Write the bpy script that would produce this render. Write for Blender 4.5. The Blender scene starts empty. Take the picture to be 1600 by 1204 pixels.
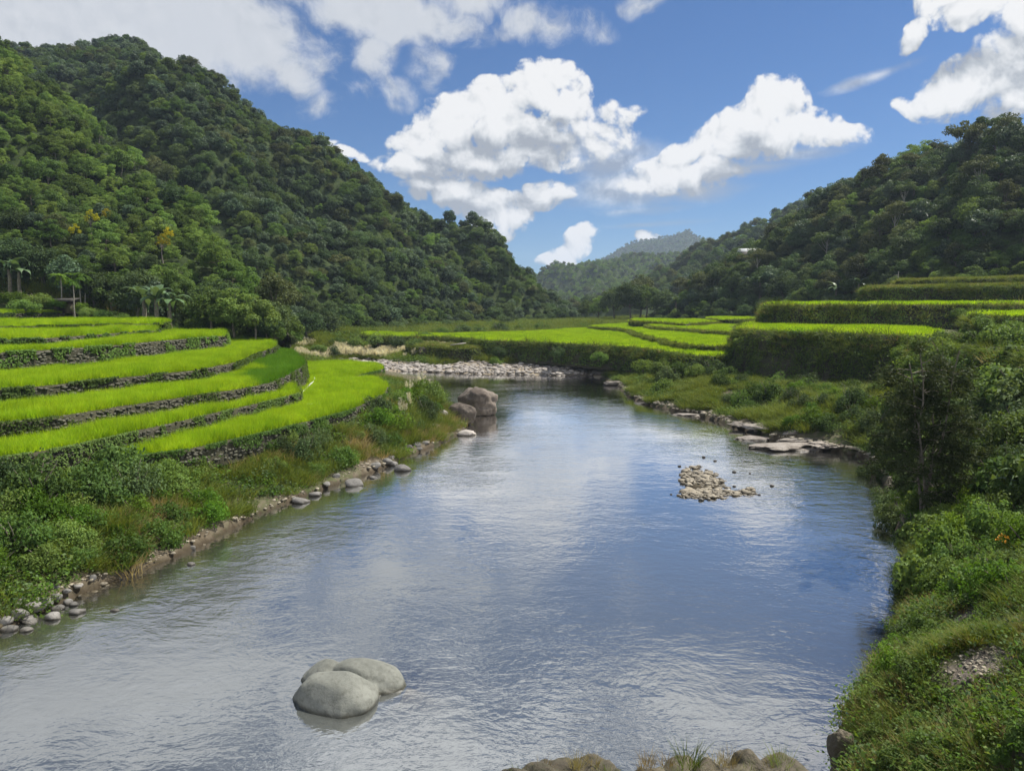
import bpy, math, random
import numpy as np
from mathutils import Vector, Matrix, geometry
R_ = math.radians
HAZE = .00018
S = bpy.context.scene
COL = S.collection
F, CX, CY, HZ, CAMZ = 1180.0, 800.0, 602.0, 480.0, 9.0
PITCH = math.atan((CY - HZ) / F)
cp, sp = math.cos(PITCH), math.sin(PITCH)

# ---------------------------------------------------------------- geometry of the view
def ray(px, py):
    a, b = (px - CX) / F, -(py - CY) / F
    return np.array([a, cp + b * sp, -sp + b * cp])
def at(px, py, z=0.0):
    d = ray(px, py); t = (z - CAMZ) / d[2]
    return np.array([d[0] * t, d[1] * t, z])
def atd(px, py, Y):
    d = ray(px, py); t = Y / d[1]
    return np.array([d[0] * t, Y, CAMZ + d[2] * t])
def proj(P):
    P = np.atleast_2d(P); x, y, z = P[:, 0], P[:, 1], P[:, 2] - CAMZ
    dep = y * cp - z * sp; up = y * sp + z * cp
    dep = np.where(dep < .1, .1, dep)
    return CX + F * x / dep, CY - F * up / dep, dep

# ---------------------------------------------------------------- noise (numpy value noise)
def _h(ix, iy, iz, s):
    n = (ix * 374761393 + iy * 668265263 + iz * 2147483647 + s * 1274126177) & 0xFFFFFFFF
    n = ((n ^ (n >> 13)) * 1274126177) & 0xFFFFFFFF
    n = ((n ^ (n >> 16)) * 2246822519) & 0xFFFFFFFF
    return ((n ^ (n >> 15)) & 0xFFFFFF) / float(0xFFFFFF)
def vnoise(P, s=0):
    P = np.asarray(P, float); I = np.floor(P).astype(np.int64); f = P - I; f = f * f * (3 - 2 * f)
    r = 0
    for dx in (0, 1):
        for dy in (0, 1):
            for dz in (0, 1):
                w = (f[:, 0] if dx else 1 - f[:, 0]) * (f[:, 1] if dy else 1 - f[:, 1]) * (f[:, 2] if dz else 1 - f[:, 2])
                r = r + w * _h(I[:, 0] + dx, I[:, 1] + dy, I[:, 2] + dz, s)
    return r * 2 - 1
def fbm(P, s=0, oct=4, rough=.5):
    P = np.asarray(P, float); r, a = 0, 1.0
    for o in range(oct):
        r = r + a * vnoise(P * 2 ** o + 17.3 * o, s + o); a *= rough
    return r
def sstep(a, b, x):
    t = np.clip((x - a) / (b - a), 0, 1); return t * t * (3 - 2 * t)

# ---------------------------------------------------------------- mesh helpers
def make_mesh(name, V, Fc, mat=None, smooth=False, attr=None):
    """Fc: (n,k) int array, or a list of such arrays"""
    me = bpy.data.meshes.new(name)
    V = np.asarray(V, np.float32)
    fl = Fc if isinstance(Fc, list) else [Fc]
    fl = [np.asarray(f, np.int32) for f in fl if len(f)]
    loops = np.concatenate([f.ravel() for f in fl])
    sizes = np.concatenate([np.full(len(f), f.shape[1], np.int32) for f in fl])
    starts = np.concatenate([[0], np.cumsum(sizes)[:-1]]).astype(np.int32)
    me.vertices.add(len(V)); me.vertices.foreach_set('co', V.ravel())
    me.loops.add(len(loops)); me.loops.foreach_set('vertex_index', loops)
    me.polygons.add(len(sizes)); me.polygons.foreach_set('loop_start', starts)
    try: me.polygons.foreach_set('loop_total', sizes)
    except Exception: pass
    if smooth: me.polygons.foreach_set('use_smooth', np.ones(len(sizes), bool))
    me.update(calc_edges=True)
    if attr:
        for k, a in attr.items():
            at_ = me.attributes.new(k, 'FLOAT', 'POINT'); at_.data.foreach_set('value', np.asarray(a, np.float32))
    if mat:
        for m in (mat if isinstance(mat, (list, tuple)) else [mat]): me.materials.append(m)
    return me
def link(name, me, parent=None, loc=None):
    o = bpy.data.objects.new(name, me); COL.objects.link(o)
    if parent is not None: o.parent = parent
    if loc is not None: o.location = loc
    return o
def tag(o, label=None, cat=None, group=None, kind=None):
    if label: o['label'] = label
    if cat: o['category'] = cat
    if group: o['group'] = group
    if kind: o['kind'] = kind
    return o
def empty(name, loc=(0, 0, 0)):
    o = bpy.data.objects.new(name, None); COL.objects.link(o); o.location = loc; o.empty_display_size = .3
    return o
def grid_faces(n, m):
    i = np.arange(n - 1)[:, None] * m + np.arange(m - 1)[None, :]
    return np.stack([i, i + 1, i + m + 1, i + m], -1).reshape(-1, 4)
class Bag:
    """collects vertices and faces of one mesh"""
    def __init__(s): s.V = []; s.F = {}; s.A = []; s.n = 0
    def add(s, V, Fc, a=None):
        V = np.asarray(V, float); Fc = np.asarray(Fc)
        s.F.setdefault(Fc.shape[1], []).append(Fc + s.n); s.V.append(V); s.n += len(V)
        s.A.append(np.zeros(len(V)) if a is None else np.broadcast_to(a, (len(V),)))
    def mesh(s, name, mat, smooth=False):
        return make_mesh(name, np.concatenate(s.V), [np.concatenate(f) for f in s.F.values()], mat, smooth, {'leaf': np.concatenate(s.A)})
def rot_basis(N, rng):
    N = N / (np.linalg.norm(N, axis=1, keepdims=True) + 1e-9)
    a = rng.normal(size=N.shape); T = a - N * (a * N).sum(1, keepdims=True); T /= np.linalg.norm(T, axis=1, keepdims=True) + 1e-9
    return N, T, np.cross(N, T)
def leaves(bag, P, N, size, rng, aspect=.55, fold=.12, T=None):
    n = len(P); N, Tt, B = rot_basis(N, rng)
    if T is not None:
        Tt = T / (np.linalg.norm(T, axis=1, keepdims=True) + 1e-9); B = np.cross(N, Tt); B /= np.linalg.norm(B, axis=1, keepdims=True) + 1e-9
    s = (np.broadcast_to(size, (n,)) * rng.uniform(.65, 1.3, n))[:, None]
    a = P - Tt * s * .5; b = P + B * s * .5 * aspect + N * s * fold - Tt * s * .05; c = P + Tt * s * .5 - N * s * fold; d = P - B * s * .5 * aspect + N * s * fold - Tt * s * .05
    V = np.stack([a, b, c, d], 1).reshape(-1, 3)
    bag.add(V, np.arange(4 * n).reshape(-1, 4), np.repeat(rng.random(n), 4))
def tube(bag, pts, rad, sides=7):
    pts = np.asarray(pts, float); n = len(pts); V = []
    for i in range(n):
        t = pts[min(i + 1, n - 1)] - pts[max(i - 1, 0)]; t /= np.linalg.norm(t) + 1e-9
        u = np.cross(t, [0, 0, 1.0] if abs(t[2]) < .9 else [1.0, 0, 0]); u /= np.linalg.norm(u); w = np.cross(t, u)
        for k in range(sides):
            an = 2 * math.pi * k / sides; V.append(pts[i] + rad[i] * (math.cos(an) * u + math.sin(an) * w))
    Fc = [[i * sides + k, i * sides + (k + 1) % sides, (i + 1) * sides + (k + 1) % sides, (i + 1) * sides + k] for i in range(n - 1) for k in range(sides)]
    bag.add(V, Fc)
    e = (n - 1) * sides; bag.add(V[e:], [[0, k, k + 1] for k in range(1, sides - 1)])
_ico = {}
def ico(sub):
    if sub not in _ico:
        import bmesh
        bm = bmesh.new(); bmesh.ops.create_icosphere(bm, subdivisions=sub, radius=1)
        _ico[sub] = (np.array([v.co[:] for v in bm.verts]), np.array([[v.index for v in f.verts] for f in bm.faces])); bm.free()
    return _ico[sub]

# ---------------------------------------------------------------- node helpers
class NT:
    def __init__(s, tree): s.t = tree; s.n = tree.nodes; s.l = tree.links
    def node(s, typ, ins=None, **kw):
        nd = s.n.new(typ)
        for k, v in kw.items(): setattr(nd, k, v)
        for k, v in (ins or {}).items():
            sock = nd.inputs[k]
            if isinstance(v, bpy.types.NodeSocket): s.l.new(v, sock)
            else: sock.default_value = v
        return nd
    def m(s, op, a, b=None, c=None, clamp=False):
        ins = {0: a}
        if b is not None: ins[1] = b
        if c is not None: ins[2] = c
        return s.node('ShaderNodeMath', ins, operation=op, use_clamp=clamp).outputs[0]
    def vm(s, op, a, b=None):
        ins = {0: a}
        if b is not None: ins[1] = b
        nd = s.node('ShaderNodeVectorMath', ins, operation=op); return nd.outputs[0]
    def mr(s, v, a, b, c=0.0, d=1.0, typ='SMOOTHSTEP'):
        return s.node('ShaderNodeMapRange', {0: v, 1: a, 2: b, 3: c, 4: d}, interpolation_type=typ).outputs[0]
    def mix(s, f, a, b, bt='MIX'):
        nd = s.n.new('ShaderNodeMix'); nd.data_type = 'RGBA'; nd.blend_type = bt
        for i, v in ((0, f), (6, a), (7, b)):
            if isinstance(v, bpy.types.NodeSocket): s.l.new(v, nd.inputs[i])
            else: nd.inputs[i].default_value = v if i == 0 or len(v) == 4 else (*v, 1)
        return nd.outputs[2]
    def noise(s, vec, scale, detail=4, rough=.5, dist=0.0):
        ins = {'Scale': scale, 'Detail': detail, 'Roughness': rough, 'Distortion': dist}
        if vec is not None: ins['Vector'] = vec
        return s.node('ShaderNodeTexNoise', ins).outputs[0]
def new_mat(name):
    m = bpy.data.materials.new(name); m.use_nodes = True; m.node_tree.nodes.clear()
    t = NT(m.node_tree); out = t.node('ShaderNodeOutputMaterial'); return m, t, out
def leaf_mat(name, c1, c2, trans=.35, rough=.62, spec=.1, inst=.35, tcol=None, patch=0):
    m, t, out = new_mat(name)
    a = t.node('ShaderNodeAttribute', attribute_name='leaf').outputs['Fac']
    r = t.node('ShaderNodeObjectInfo').outputs['Random']
    f = t.m('ADD', t.m('MULTIPLY', a, 1 - inst), t.m('MULTIPLY', r, inst))
    if patch:
        pz = t.noise(t.node('ShaderNodeNewGeometry').outputs['Position'], .35, 5, .65); f = t.m('ADD', f, t.m('MULTIPLY', t.m('SUBTRACT', pz, .5), patch * 1.6), clamp=True)
    col = t.mix(f, c1, c2)
    v = t.mr(r, 0, 1, .72, 1.25, 'LINEAR')
    r2 = t.m('FRACT', t.m('MULTIPLY', r, 37.7))
    hs = t.node('ShaderNodeHueSaturation', {'Hue': t.mr(r2, 0, 1, .485, .515, 'LINEAR'), 'Saturation': 1.0, 'Value': v, 'Color': col}).outputs[0]
    p = t.node('ShaderNodeBsdfPrincipled', {'Base Color': hs, 'Roughness': rough, 'Specular IOR Level': spec})
    tc = t.mix(1.0, hs, tcol or (1.25, 1.15, .6), 'MULTIPLY')
    tr = t.node('ShaderNodeBsdfTranslucent', {'Color': tc})
    mx = t.node('ShaderNodeMixShader', {0: trans, 1: p.outputs[0], 2: tr.outputs[0]})
    t.l.new(mx.outputs[0], out.inputs[0]); return m
def ground_mat(name, cols, scale=1.0, bump=.4, rough=.9, spec=.2, bscale=6.0, bdist=.06):
    """cols: three base colours blended by two noises"""
    m, t, out = new_mat(name)
    pos = t.node('ShaderNodeNewGeometry').outputs['Position']
    n1 = t.mr(t.noise(pos, .35 * scale, 6, .6), .35, .65); n2 = t.mr(t.noise(pos, 2.3 * scale, 6, .65), .4, .68)
    c = t.mix(n2, t.mix(n1, cols[0], cols[1]), cols[2])
    c = damp(t, pos, c) if 'bed' in name or 'soil' in name else c
    b = t.node('ShaderNodeBump', {'Strength': bump, 'Distance': bdist, 'Height': t.noise(pos, bscale * scale, 8, .65)})
    p = t.node('ShaderNodeBsdfPrincipled', {'Base Color': c, 'Roughness': rough, 'Specular IOR Level': spec, 'Normal': b.outputs[0]})
    t.l.new(p.outputs[0], out.inputs[0]); return m
def damp(t, pos, c, lo=.02, hi=.22):
    z = t.node('ShaderNodeSeparateXYZ', {0: pos}).outputs[2]
    w = t.mr(t.m('ADD', z, t.m('MULTIPLY', t.noise(pos, 1.7, 4), .12)), lo + .06, hi + .06); return t.mix(w, t.mix(1.0, c, (.5, .47, .42), 'MULTIPLY'), c)
def rock_mat(name, c1, c2, c3, scale=1.0, bump=.5, wet=True, rough=.75):
    m, t, out = new_mat(name)
    g = t.node('ShaderNodeNewGeometry'); pos = g.outputs['Position']
    r = t.node('ShaderNodeObjectInfo').outputs['Random']
    n1 = t.mr(t.noise(pos, 1.1 * scale, 6, .65, .6), .35, .65); n2 = t.mr(t.noise(pos, 7 * scale, 8, .7), .45, .7)
    c = t.mix(t.m('MULTIPLY', n2, .7), t.mix(n1, c1, c2), c3)
    c = t.node('ShaderNodeHueSaturation', {'Value': t.mr(r, 0, 1, .75, 1.2, 'LINEAR'), 'Color': c}).outputs[0]
    ro = rough
    if wet:   # the damp band just above the water
        z = t.node('ShaderNodeSeparateXYZ', {0: pos}).outputs[2]
        w = t.mr(t.m('ADD', z, t.m('MULTIPLY', t.noise(pos, 5, 3), .12)), .07, .2)
        c = t.mix(w, t.mix(1.0, c, (.35, .33, .28), 'MULTIPLY'), c); ro = t.mr(w, 0, 1, .35, rough)
    h = t.m('ADD', t.noise(pos, 9 * scale, 9, .65), t.m('MULTIPLY', t.noise(pos, 2.2 * scale, 5, .6), .8))
    b = t.node('ShaderNodeBump', {'Strength': bump, 'Distance': .05, 'Height': h})
    p = t.node('ShaderNodeBsdfPrincipled', {'Base Color': c, 'Roughness': ro, 'Specular IOR Level': .3, 'Normal': b.outputs[0]})
    t.l.new(p.outputs[0], out.inputs[0]); return m
def bark_mat(name, c1, c2):
    m, t, out = new_mat(name)
    o = t.node('ShaderNodeTexCoord').outputs['Object']
    n = t.noise(o, 6, 6, .7); c = t.mix(t.mr(n, .35, .65), c1, c2)
    b = t.node('ShaderNodeBump', {'Strength': .5, 'Distance': .03, 'Height': n})
    p = t.node('ShaderNodeBsdfPrincipled', {'Base Color': c, 'Roughness': .9, 'Normal': b.outputs[0]})
    t.l.new(p.outputs[0], out.inputs[0]); return m
def plain_mat(name, c, rough=.7, spec=.3):
    m, t, out = new_mat(name)
    pos = t.node('ShaderNodeNewGeometry').outputs['Position']
    n = t.mr(t.noise(pos, 3, 6, .7), .3, .7); cc = t.mix(n, tuple(v * .7 for v in c), c)
    p = t.node('ShaderNodeBsdfPrincipled', {'Base Color': cc, 'Roughness': rough, 'Specular IOR Level': spec})
    t.l.new(p.outputs[0], out.inputs[0]); return m

M = {}
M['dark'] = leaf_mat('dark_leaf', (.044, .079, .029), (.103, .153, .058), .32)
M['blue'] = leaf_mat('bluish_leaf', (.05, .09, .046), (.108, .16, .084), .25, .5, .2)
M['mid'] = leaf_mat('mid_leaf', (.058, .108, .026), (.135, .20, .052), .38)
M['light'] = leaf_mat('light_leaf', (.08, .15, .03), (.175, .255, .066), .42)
M['bright'] = leaf_mat('bright_leaf', (.06, .125, .012), (.12, .21, .025), .42)
M['olive'] = leaf_mat('olive_leaf', (.056, .075, .03), (.12, .14, .055), .3)
M['wispy'] = leaf_mat('wispy_leaf', (.034, .05, .02), (.085, .105, .04), .3)
M['yellow'] = leaf_mat('yellow_bloom', (.27, .26, .012), (.42, .38, .02), .35)
M['banana'] = leaf_mat('banana_leaf', (.06, .11, .04), (.14, .2, .09), .3, .4, .35)
M['vine'] = leaf_mat('vine_leaf', (.055, .108, .018), (.125, .195, .042), .4)
M['rice'] = leaf_mat('rice_blade', (.225, .37, .012), (.41, .54, .022), .5, .5, .12, .45, (1.08, 1.1, .5), 1.3)
M['rice_deep'] = leaf_mat('deep_rice_blade', (.08, .20, .008), (.14, .27, .014), .45, .5, .2, .25, (1.1, 1.15, .5))
M['grass'] = leaf_mat('bank_grass', (.07, .12, .015), (.17, .2, .04), .4)
M['dry'] = leaf_mat('dry_grass', (.2, .16, .07), (.34, .28, .13), .4)
M['plume'] = leaf_mat('pampas_plume', (.56, .53, .43), (.78, .75, .64), .4, .8, .1)
M['bark'] = bark_mat('tree_bark', (.09, .075, .055), (.2, .17, .13))
M['palebark'] = bark_mat('pale_bark', (.2, .18, .14), (.36, .33, .28))
M['hill'] = ground_mat('forest_floor', [(.018, .03, .01), (.03, .045, .014), (.045, .06, .02)], .3, .6, .95, .1, 3, .5)
M['ground'] = ground_mat('bank_soil', [(.075, .06, .04), (.06, .075, .025), (.12, .1, .07)], 1, .6)
M['bed'] = ground_mat('river_bed', [(.075, .058, .036), (.06, .05, .03), (.11, .09, .062)], 1, .5)
M['sand'] = ground_mat('river_sand', [(.24, .2, .14), (.2, .165, .115), (.3, .25, .18)], 1, .4)
M['earth'] = rock_mat('earthy_rock', (.07, .058, .04), (.115, .098, .066), (.045, .05, .022), 1.6, .9)
M['mud'] = ground_mat('paddy_mud', [(.05, .06, .02), (.06, .07, .02), (.09, .09, .04)], 1, .5)
M['path'] = ground_mat('earth_path', [(.13, .11, .085), (.10, .085, .065), (.2, .17, .14)], 2, 1.0)
M['stone'] = rock_mat('river_stone', (.13, .124, .112), (.205, .193, .176), (.075, .07, .062), 1.6)
M['wallstone'] = rock_mat('wall_stone', (.064, .061, .045), (.12, .114, .086), (.042, .05, .024), 1.5, .6, False, .9)
M['wallback'] = ground_mat('wall_earth', [(.03, .028, .02), (.045, .045, .022), (.06, .055, .035)], 2, .5)
M['boulder'] = rock_mat('grey_boulder', (.15, .155, .132), (.195, .20, .172), (.10, .10, .082), 1.1, .4)
M['brown'] = rock_mat('brown_boulder', (.10, .078, .06), (.19, .158, .125), (.05, .04, .032), .8, .7)
M['slab'] = rock_mat('pale_slab', (.23, .205, .18), (.34, .31, .275), (.13, .115, .095), 1.0, .7)
M['shelf'] = rock_mat('shelf_rock', (.17, .145, .12), (.29, .26, .225), (.09, .08, .065), 1.4, .9)
M['gravel'] = rock_mat('gravel_stone', (.22, .19, .14), (.33, .29, .22), (.12, .105, .085), 2, .5)
M['white'] = plain_mat('white_paint', (.75, .75, .73), .5)
M['wood'] = plain_mat('weathered_wood', (.12, .09, .07), .9)
M['thatch'] = plain_mat('grey_sheet_roof', (.075, .07, .062), .95, .1)

# ---------------------------------------------------------------- instancing for STUFF (one object each)
def src(name, me):
    return bpy.data.objects.new(name, me)          # never linked into the scene: only its mesh is used
def scatter(name, P, rotz, scl, idx, sources, tilt=None):
    n = len(P)
    me = bpy.data.meshes.new(name); me.vertices.add(n); me.vertices.foreach_set('co', np.asarray(P, np.float32).ravel())
    rot = np.zeros((n, 3), np.float32); rot[:, 2] = rotz
    if tilt is not None: rot[:, :2] = tilt
    scl = np.asarray(scl, np.float32)
    if scl.ndim == 1: scl = np.repeat(scl[:, None], 3, 1)
    a = me.attributes.new('rot', 'FLOAT_VECTOR', 'POINT'); a.data.foreach_set('vector', rot.ravel())
    a = me.attributes.new('scl', 'FLOAT_VECTOR', 'POINT'); a.data.foreach_set('vector', scl.ravel())
    a = me.attributes.new('idx', 'INT', 'POINT'); a.data.foreach_set('value', np.asarray(idx, np.int32))
    o = link(name, me)
    g = bpy.data.node_groups.new(name + '_nodes', 'GeometryNodeTree')
    g.interface.new_socket('Geometry', in_out='INPUT', socket_type='NodeSocketGeometry')
    g.interface.new_socket('Geometry', in_out='OUTPUT', socket_type='NodeSocketGeometry')
    N = g.nodes; L = g.links
    gi = N.new('NodeGroupInput'); go = N.new('NodeGroupOutput')
    jn = N.new('GeometryNodeJoinGeometry')
    for s in reversed(sources):                    # joined in reverse of linking order
        oi = N.new('GeometryNodeObjectInfo'); oi.inputs['Object'].default_value = s; oi.transform_space = 'ORIGINAL'
        ti = N.new('GeometryNodeGeometryToInstance'); L.new(oi.outputs['Geometry'], ti.inputs[0]); L.new(ti.outputs[0], jn.inputs[0])
    ip = N.new('GeometryNodeInstanceOnPoints'); ip.inputs['Pick Instance'].default_value = True
    def named(nm, dt):
        q = N.new('GeometryNodeInputNamedAttribute'); q.data_type = dt; q.inputs['Name'].default_value = nm; return q.outputs['Attribute']
    L.new(gi.outputs[0], ip.inputs['Points']); L.new(jn.outputs[0], ip.inputs['Instance'])
    L.new(named('idx', 'INT'), ip.inputs['Instance Index'])
    er = N.new('FunctionNodeEulerToRotation'); L.new(named('rot', 'FLOAT_VECTOR'), er.inputs[0]); L.new(er.outputs[0], ip.inputs['Rotation'])
    L.new(named('scl', 'FLOAT_VECTOR'), ip.inputs['Scale']); L.new(ip.outputs[0], go.inputs[0])
    md = o.modifiers.new('scatter', 'NODES'); md.node_group = g
    return o

# ---------------------------------------------------------------- 2D helpers
def seg_dist(X, Y, poly, closed=True):
    D = np.full(X.shape, 1e9); n = len(poly)
    for i in range(n if closed else n - 1):
        a, b = poly[i], poly[(i + 1) % n]; dx, dy = b[0] - a[0], b[1] - a[1]; L2 = dx * dx + dy * dy + 1e-9
        t = np.clip(((X - a[0]) * dx + (Y - a[1]) * dy) / L2, 0, 1)
        D = np.minimum(D, (X - a[0] - t * dx) ** 2 + (Y - a[1] - t * dy) ** 2)
    return np.sqrt(D)
def inside(X, Y, poly):
    r = np.zeros(X.shape, bool); n = len(poly)
    for i in range(n):
        a, b = poly[i], poly[(i + 1) % n]
        if a[1] == b[1]: continue
        c = ((a[1] > Y) != (b[1] > Y)) & (X < (b[0] - a[0]) * (Y - a[1]) / (b[1] - a[1]) + a[0]); r ^= c
    return r
def resample(pts, step):
    pts = np.asarray(pts, float); d = np.concatenate([[0], np.cumsum(np.linalg.norm(np.diff(pts, axis=0), axis=1))])
    n = max(2, int(d[-1] / step) + 1); t = np.linspace(0, d[-1], n)
    return np.stack([np.interp(t, d, pts[:, k]) for k in range(pts.shape[1])], 1)
def smooth_line(pts, it=2):
    pts = np.asarray(pts, float)
    for _ in range(it):
        a = pts[:-1] * .75 + pts[1:] * .25; b = pts[:-1] * .25 + pts[1:] * .75
        pts = np.concatenate([pts[:1], np.stack([a, b], 1).reshape(-1, pts.shape[1]), pts[-1:]])
    return pts

# ================================================================= RIVER, BED AND BANKS
left_px = [(0, 985), (60, 958), (130, 925), (190, 903), (260, 876), (330, 842), (400, 806), (460, 782), (540, 754), (600, 730), (650, 708),
           (690, 692), (722, 676), (735, 655), (700, 640), (690, 625), (690, 606), (672, 594), (640, 588), (600, 586)]
far_px = [(560, 579), (640, 580), (700, 583), (760, 585), (820, 585), (880, 587), (920, 586), (945, 594)]
right_px = [(968, 604), (978, 616), (1005, 630), (1050, 642), (1100, 652), (1150, 668), (1210, 690), (1290, 704), (1335, 712), (1365, 728), (1385, 765),
            (1400, 800), (1410, 850), (1416, 900), (1412, 950), (1394, 1000), (1388, 1050), (1370, 1090), (1335, 1140), (1306, 1190), (1292, 1300)]
Ls = [at(*p)[:2] for p in left_px]; Fs = [at(*p)[:2] for p in far_px]; Rs = [at(*p)[:2] for p in right_px]
river_poly = [np.array([-17.0, -60.]), np.array([-16., 5.]), np.array([-15.2, 17.])] + Ls + [np.array([-26., 112.]), np.array([-26., 118.])] + Fs + Rs + [np.array([5.2, 4.]), np.array([6., -60.])]
ctrl = np.array([  # x, y, height inland, width of the slope
    (-20, 20, 2.2, 7), (-15, 33, 2.1, 6), (-11, 44, 2.1, 5), (-7, 58, 2.0, 5), (-14, 66, 2.0, 6), (-30, 60, 2.2, 6), (-40, 40, 2.2, 6), (-18, 88, 1.6, 8), (-45, 90, 3.0, 12),
    (-15, 112, 1.2, 12), (-4, 114, 1.2, 10), (8, 112, 1.5, 9), (-18, 128, 2.2, 24), (0, 132, 3.0, 30), (-40, 140, 4.5, 30), (15, 150, 3.0, 30), (20, 200, 4.4, 60), (-20, 190, 4.2, 60), (0, 165, 3.2, 30), (60, 160, 4.8, 40), (70, 220, 6.5, 60),
    (17, 98, 1.6, 9), (22, 82, 2.4, 10), (27, 72, 1.9, 10), (29, 64, 2.0, 11), (30, 58, 2.3, 11), (28, 50, 3.4, 10), (30, 42, 5.0, 10), (24, 38, 4.9, 9.5), (20, 31, 4.3, 8.5),
    (17.5, 25, 3.7, 7), (14, 18, 3.0, 6), (11, 13, 3.0, 5), (9, 8, 3.2, 4), (12, 0, 3.6, 4), (50, 30, 7, 12), (45, 65, 4.5, 12), (80, 75, 5.5, 20), (70, 110, 7, 20), (14, -40, 4, 5), (-40, -10, 2.2, 6)], float)
bar_c = [(at(1100, 757)[:2], 1.7, 4.4, .10), (at(1092, 738)[:2], 1.4, 3.2, .07), (at(1160, 770)[:2], 1.3, 1.0, .06), (at(1085, 773)[:2], 1.3, 1.2, .12)]
shoal_c = [(at(606, 1066)[:2], 1.75, 1.25, .97), (at(420, 770)[:2] + np.array([3., 2]), 3, 2, .4), (at(1290, 720)[:2], 5, 4, .5), (at(1180, 668)[:2] , 5, 5, .4), (at(690, 700)[:2] + np.array([1., 0]), 2, 3, .4)]
def shore(X, Y):
    d = seg_dist(X, Y, river_poly); return np.where(inside(X, Y, river_poly), -d, d)
def ground_z(X, Y, s=None):
    X = np.asarray(X, float); Y = np.asarray(Y, float)
    sh = X.shape; X = X.ravel(); Y = Y.ravel()
    s = shore(X, Y) if s is None else s.ravel()
    w = 0; zi = 0; wi = 0
    for c in ctrl:
        k = 1 / (((X - c[0]) ** 2 + (Y - c[1]) ** 2) ** 1.5 + .5); w = w + k; zi = zi + k * c[2]; wi = wi + k * c[3]
    zi = zi / w; wi = wi / w
    P = np.stack([X, Y, 0 * X], 1)
    n = fbm(P * .5, 5, 4); n2 = fbm(P * 2.3, 9, 3)
    se = s + n * .35
    near = sstep(8, 12, X - 0 * Y) * sstep(34, 26, Y)
    near = np.where((X > 3) & (Y < 30), 1.0, 0.0)
    land = zi * sstep(-.25, 1, se / wi) * .92 + .08 * zi * np.clip(se / wi, 0, 1) + near * .7 * sstep(-.1, .45, se)
    land = land + .12 * n * sstep(.2, 2, s) + .04 * n2 * sstep(0, .6, s)
    d = -s
    bed = -.05 - 1.5 * (1 - np.exp(-np.clip(d, 0, 99) / 4.2)) + .08 * n + .03 * n2
    for c, rx, ry, h in bar_c:
        q = ((X - c[0]) / rx) ** 2 + ((Y - c[1]) / ry) ** 2
        bed = bed + np.exp(-(q ** 2)) * (h * .75 - .02 - bed) * (1 - .15 * n2)
    for c, rx, ry, h in shoal_c:
        q = ((X - c[0]) / rx) ** 2 + ((Y - c[1]) / ry) ** 2
        bed = bed + np.exp(-q) * (-(1 - h) * .6 - .12 - bed)
    z = np.where(s > 0, land, bed)
    return z.reshape(sh)
def hit(px, py, far=220):
    """the point where the line of sight through a pixel meets the ground"""
    d = ray(px, py); t = np.concatenate([np.arange(6, 60, .1), np.arange(60, far, .4)])
    P = d[None, :] * t[:, None]; z = ground_z(P[:, 0], P[:, 1]); k = np.nonzero(P[:, 2] + CAMZ <= np.maximum(z, 0))[0]
    k = k[0] if len(k) else len(t) - 1
    return np.array([P[k, 0], P[k, 1], max(z[k], 0)])
# fan shaped sheet: fine near the viewer, coarse far away
ys = np.concatenate([np.linspace(-60, 4, 40)[:-1], 4 * (290 / 4) ** np.linspace(0, 1, 400)])
us = np.linspace(-1.15, 1.25, 340)
GX = us[None, :] * (np.maximum(ys, 2)[:, None] + 16); GY = np.repeat(ys[:, None], len(us), 1)
GS = shore(GX, GY); GZ = ground_z(GX, GY, GS)
V = np.stack([GX, GY, GZ], -1).reshape(-1, 3)
o = link('ground', make_mesh('ground', V, grid_faces(*GX.shape), [M['ground'], M['bed'], M['path'], M['sand']], True)); tag(o, kind='structure')
fz = V[grid_faces(*GX.shape)].mean(1); fs = shore(fz[:, 0], fz[:, 1])
pth = [hit(1500, 972), hit(1545, 990), hit(1560, 1012), hit(1530, 1040), hit(1575, 1040), hit(1620, 1060)]
pd = np.min([np.hypot(fz[:, 0] - p[0], fz[:, 1] - p[1]) for p in pth], 0) + .25 * fbm(fz * 1.5, 3, 3)
mi = np.where(fs < .12 + .3 * fbm(fz * .8, 21, 3), 1, 0)
mi = np.where((fs > -1) & (fz[:, 1] > 96) & (fz[:, 1] < 125) & (fz[:, 0] > -32) & (fs < 9 + 2 * fbm(fz * .4, 6, 3)) & (fz[:, 0] < 17), 3, mi)
mi = np.where(pd < .42, 2, mi)
mi = np.where(np.hypot(fz[:, 0] - at(606, 1066)[0], fz[:, 1] - at(606, 1066)[1]) + .4 * fbm(fz * 2, 8, 3) < 2.2, 3, mi)
o.data.polygons.foreach_set('material_index', mi.astype(np.int32)); o.data.update()
# a wide plain far out to the horizon, below everything
pl = 3400.0
o = link('far_ground', make_mesh('far_ground', [(-pl, -pl, -3), (pl, -pl, -3), (pl, pl, -3), (-pl, pl, -3)], np.array([[0, 1, 2, 3]]), M["hill"])); tag(o, kind='structure')

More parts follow.
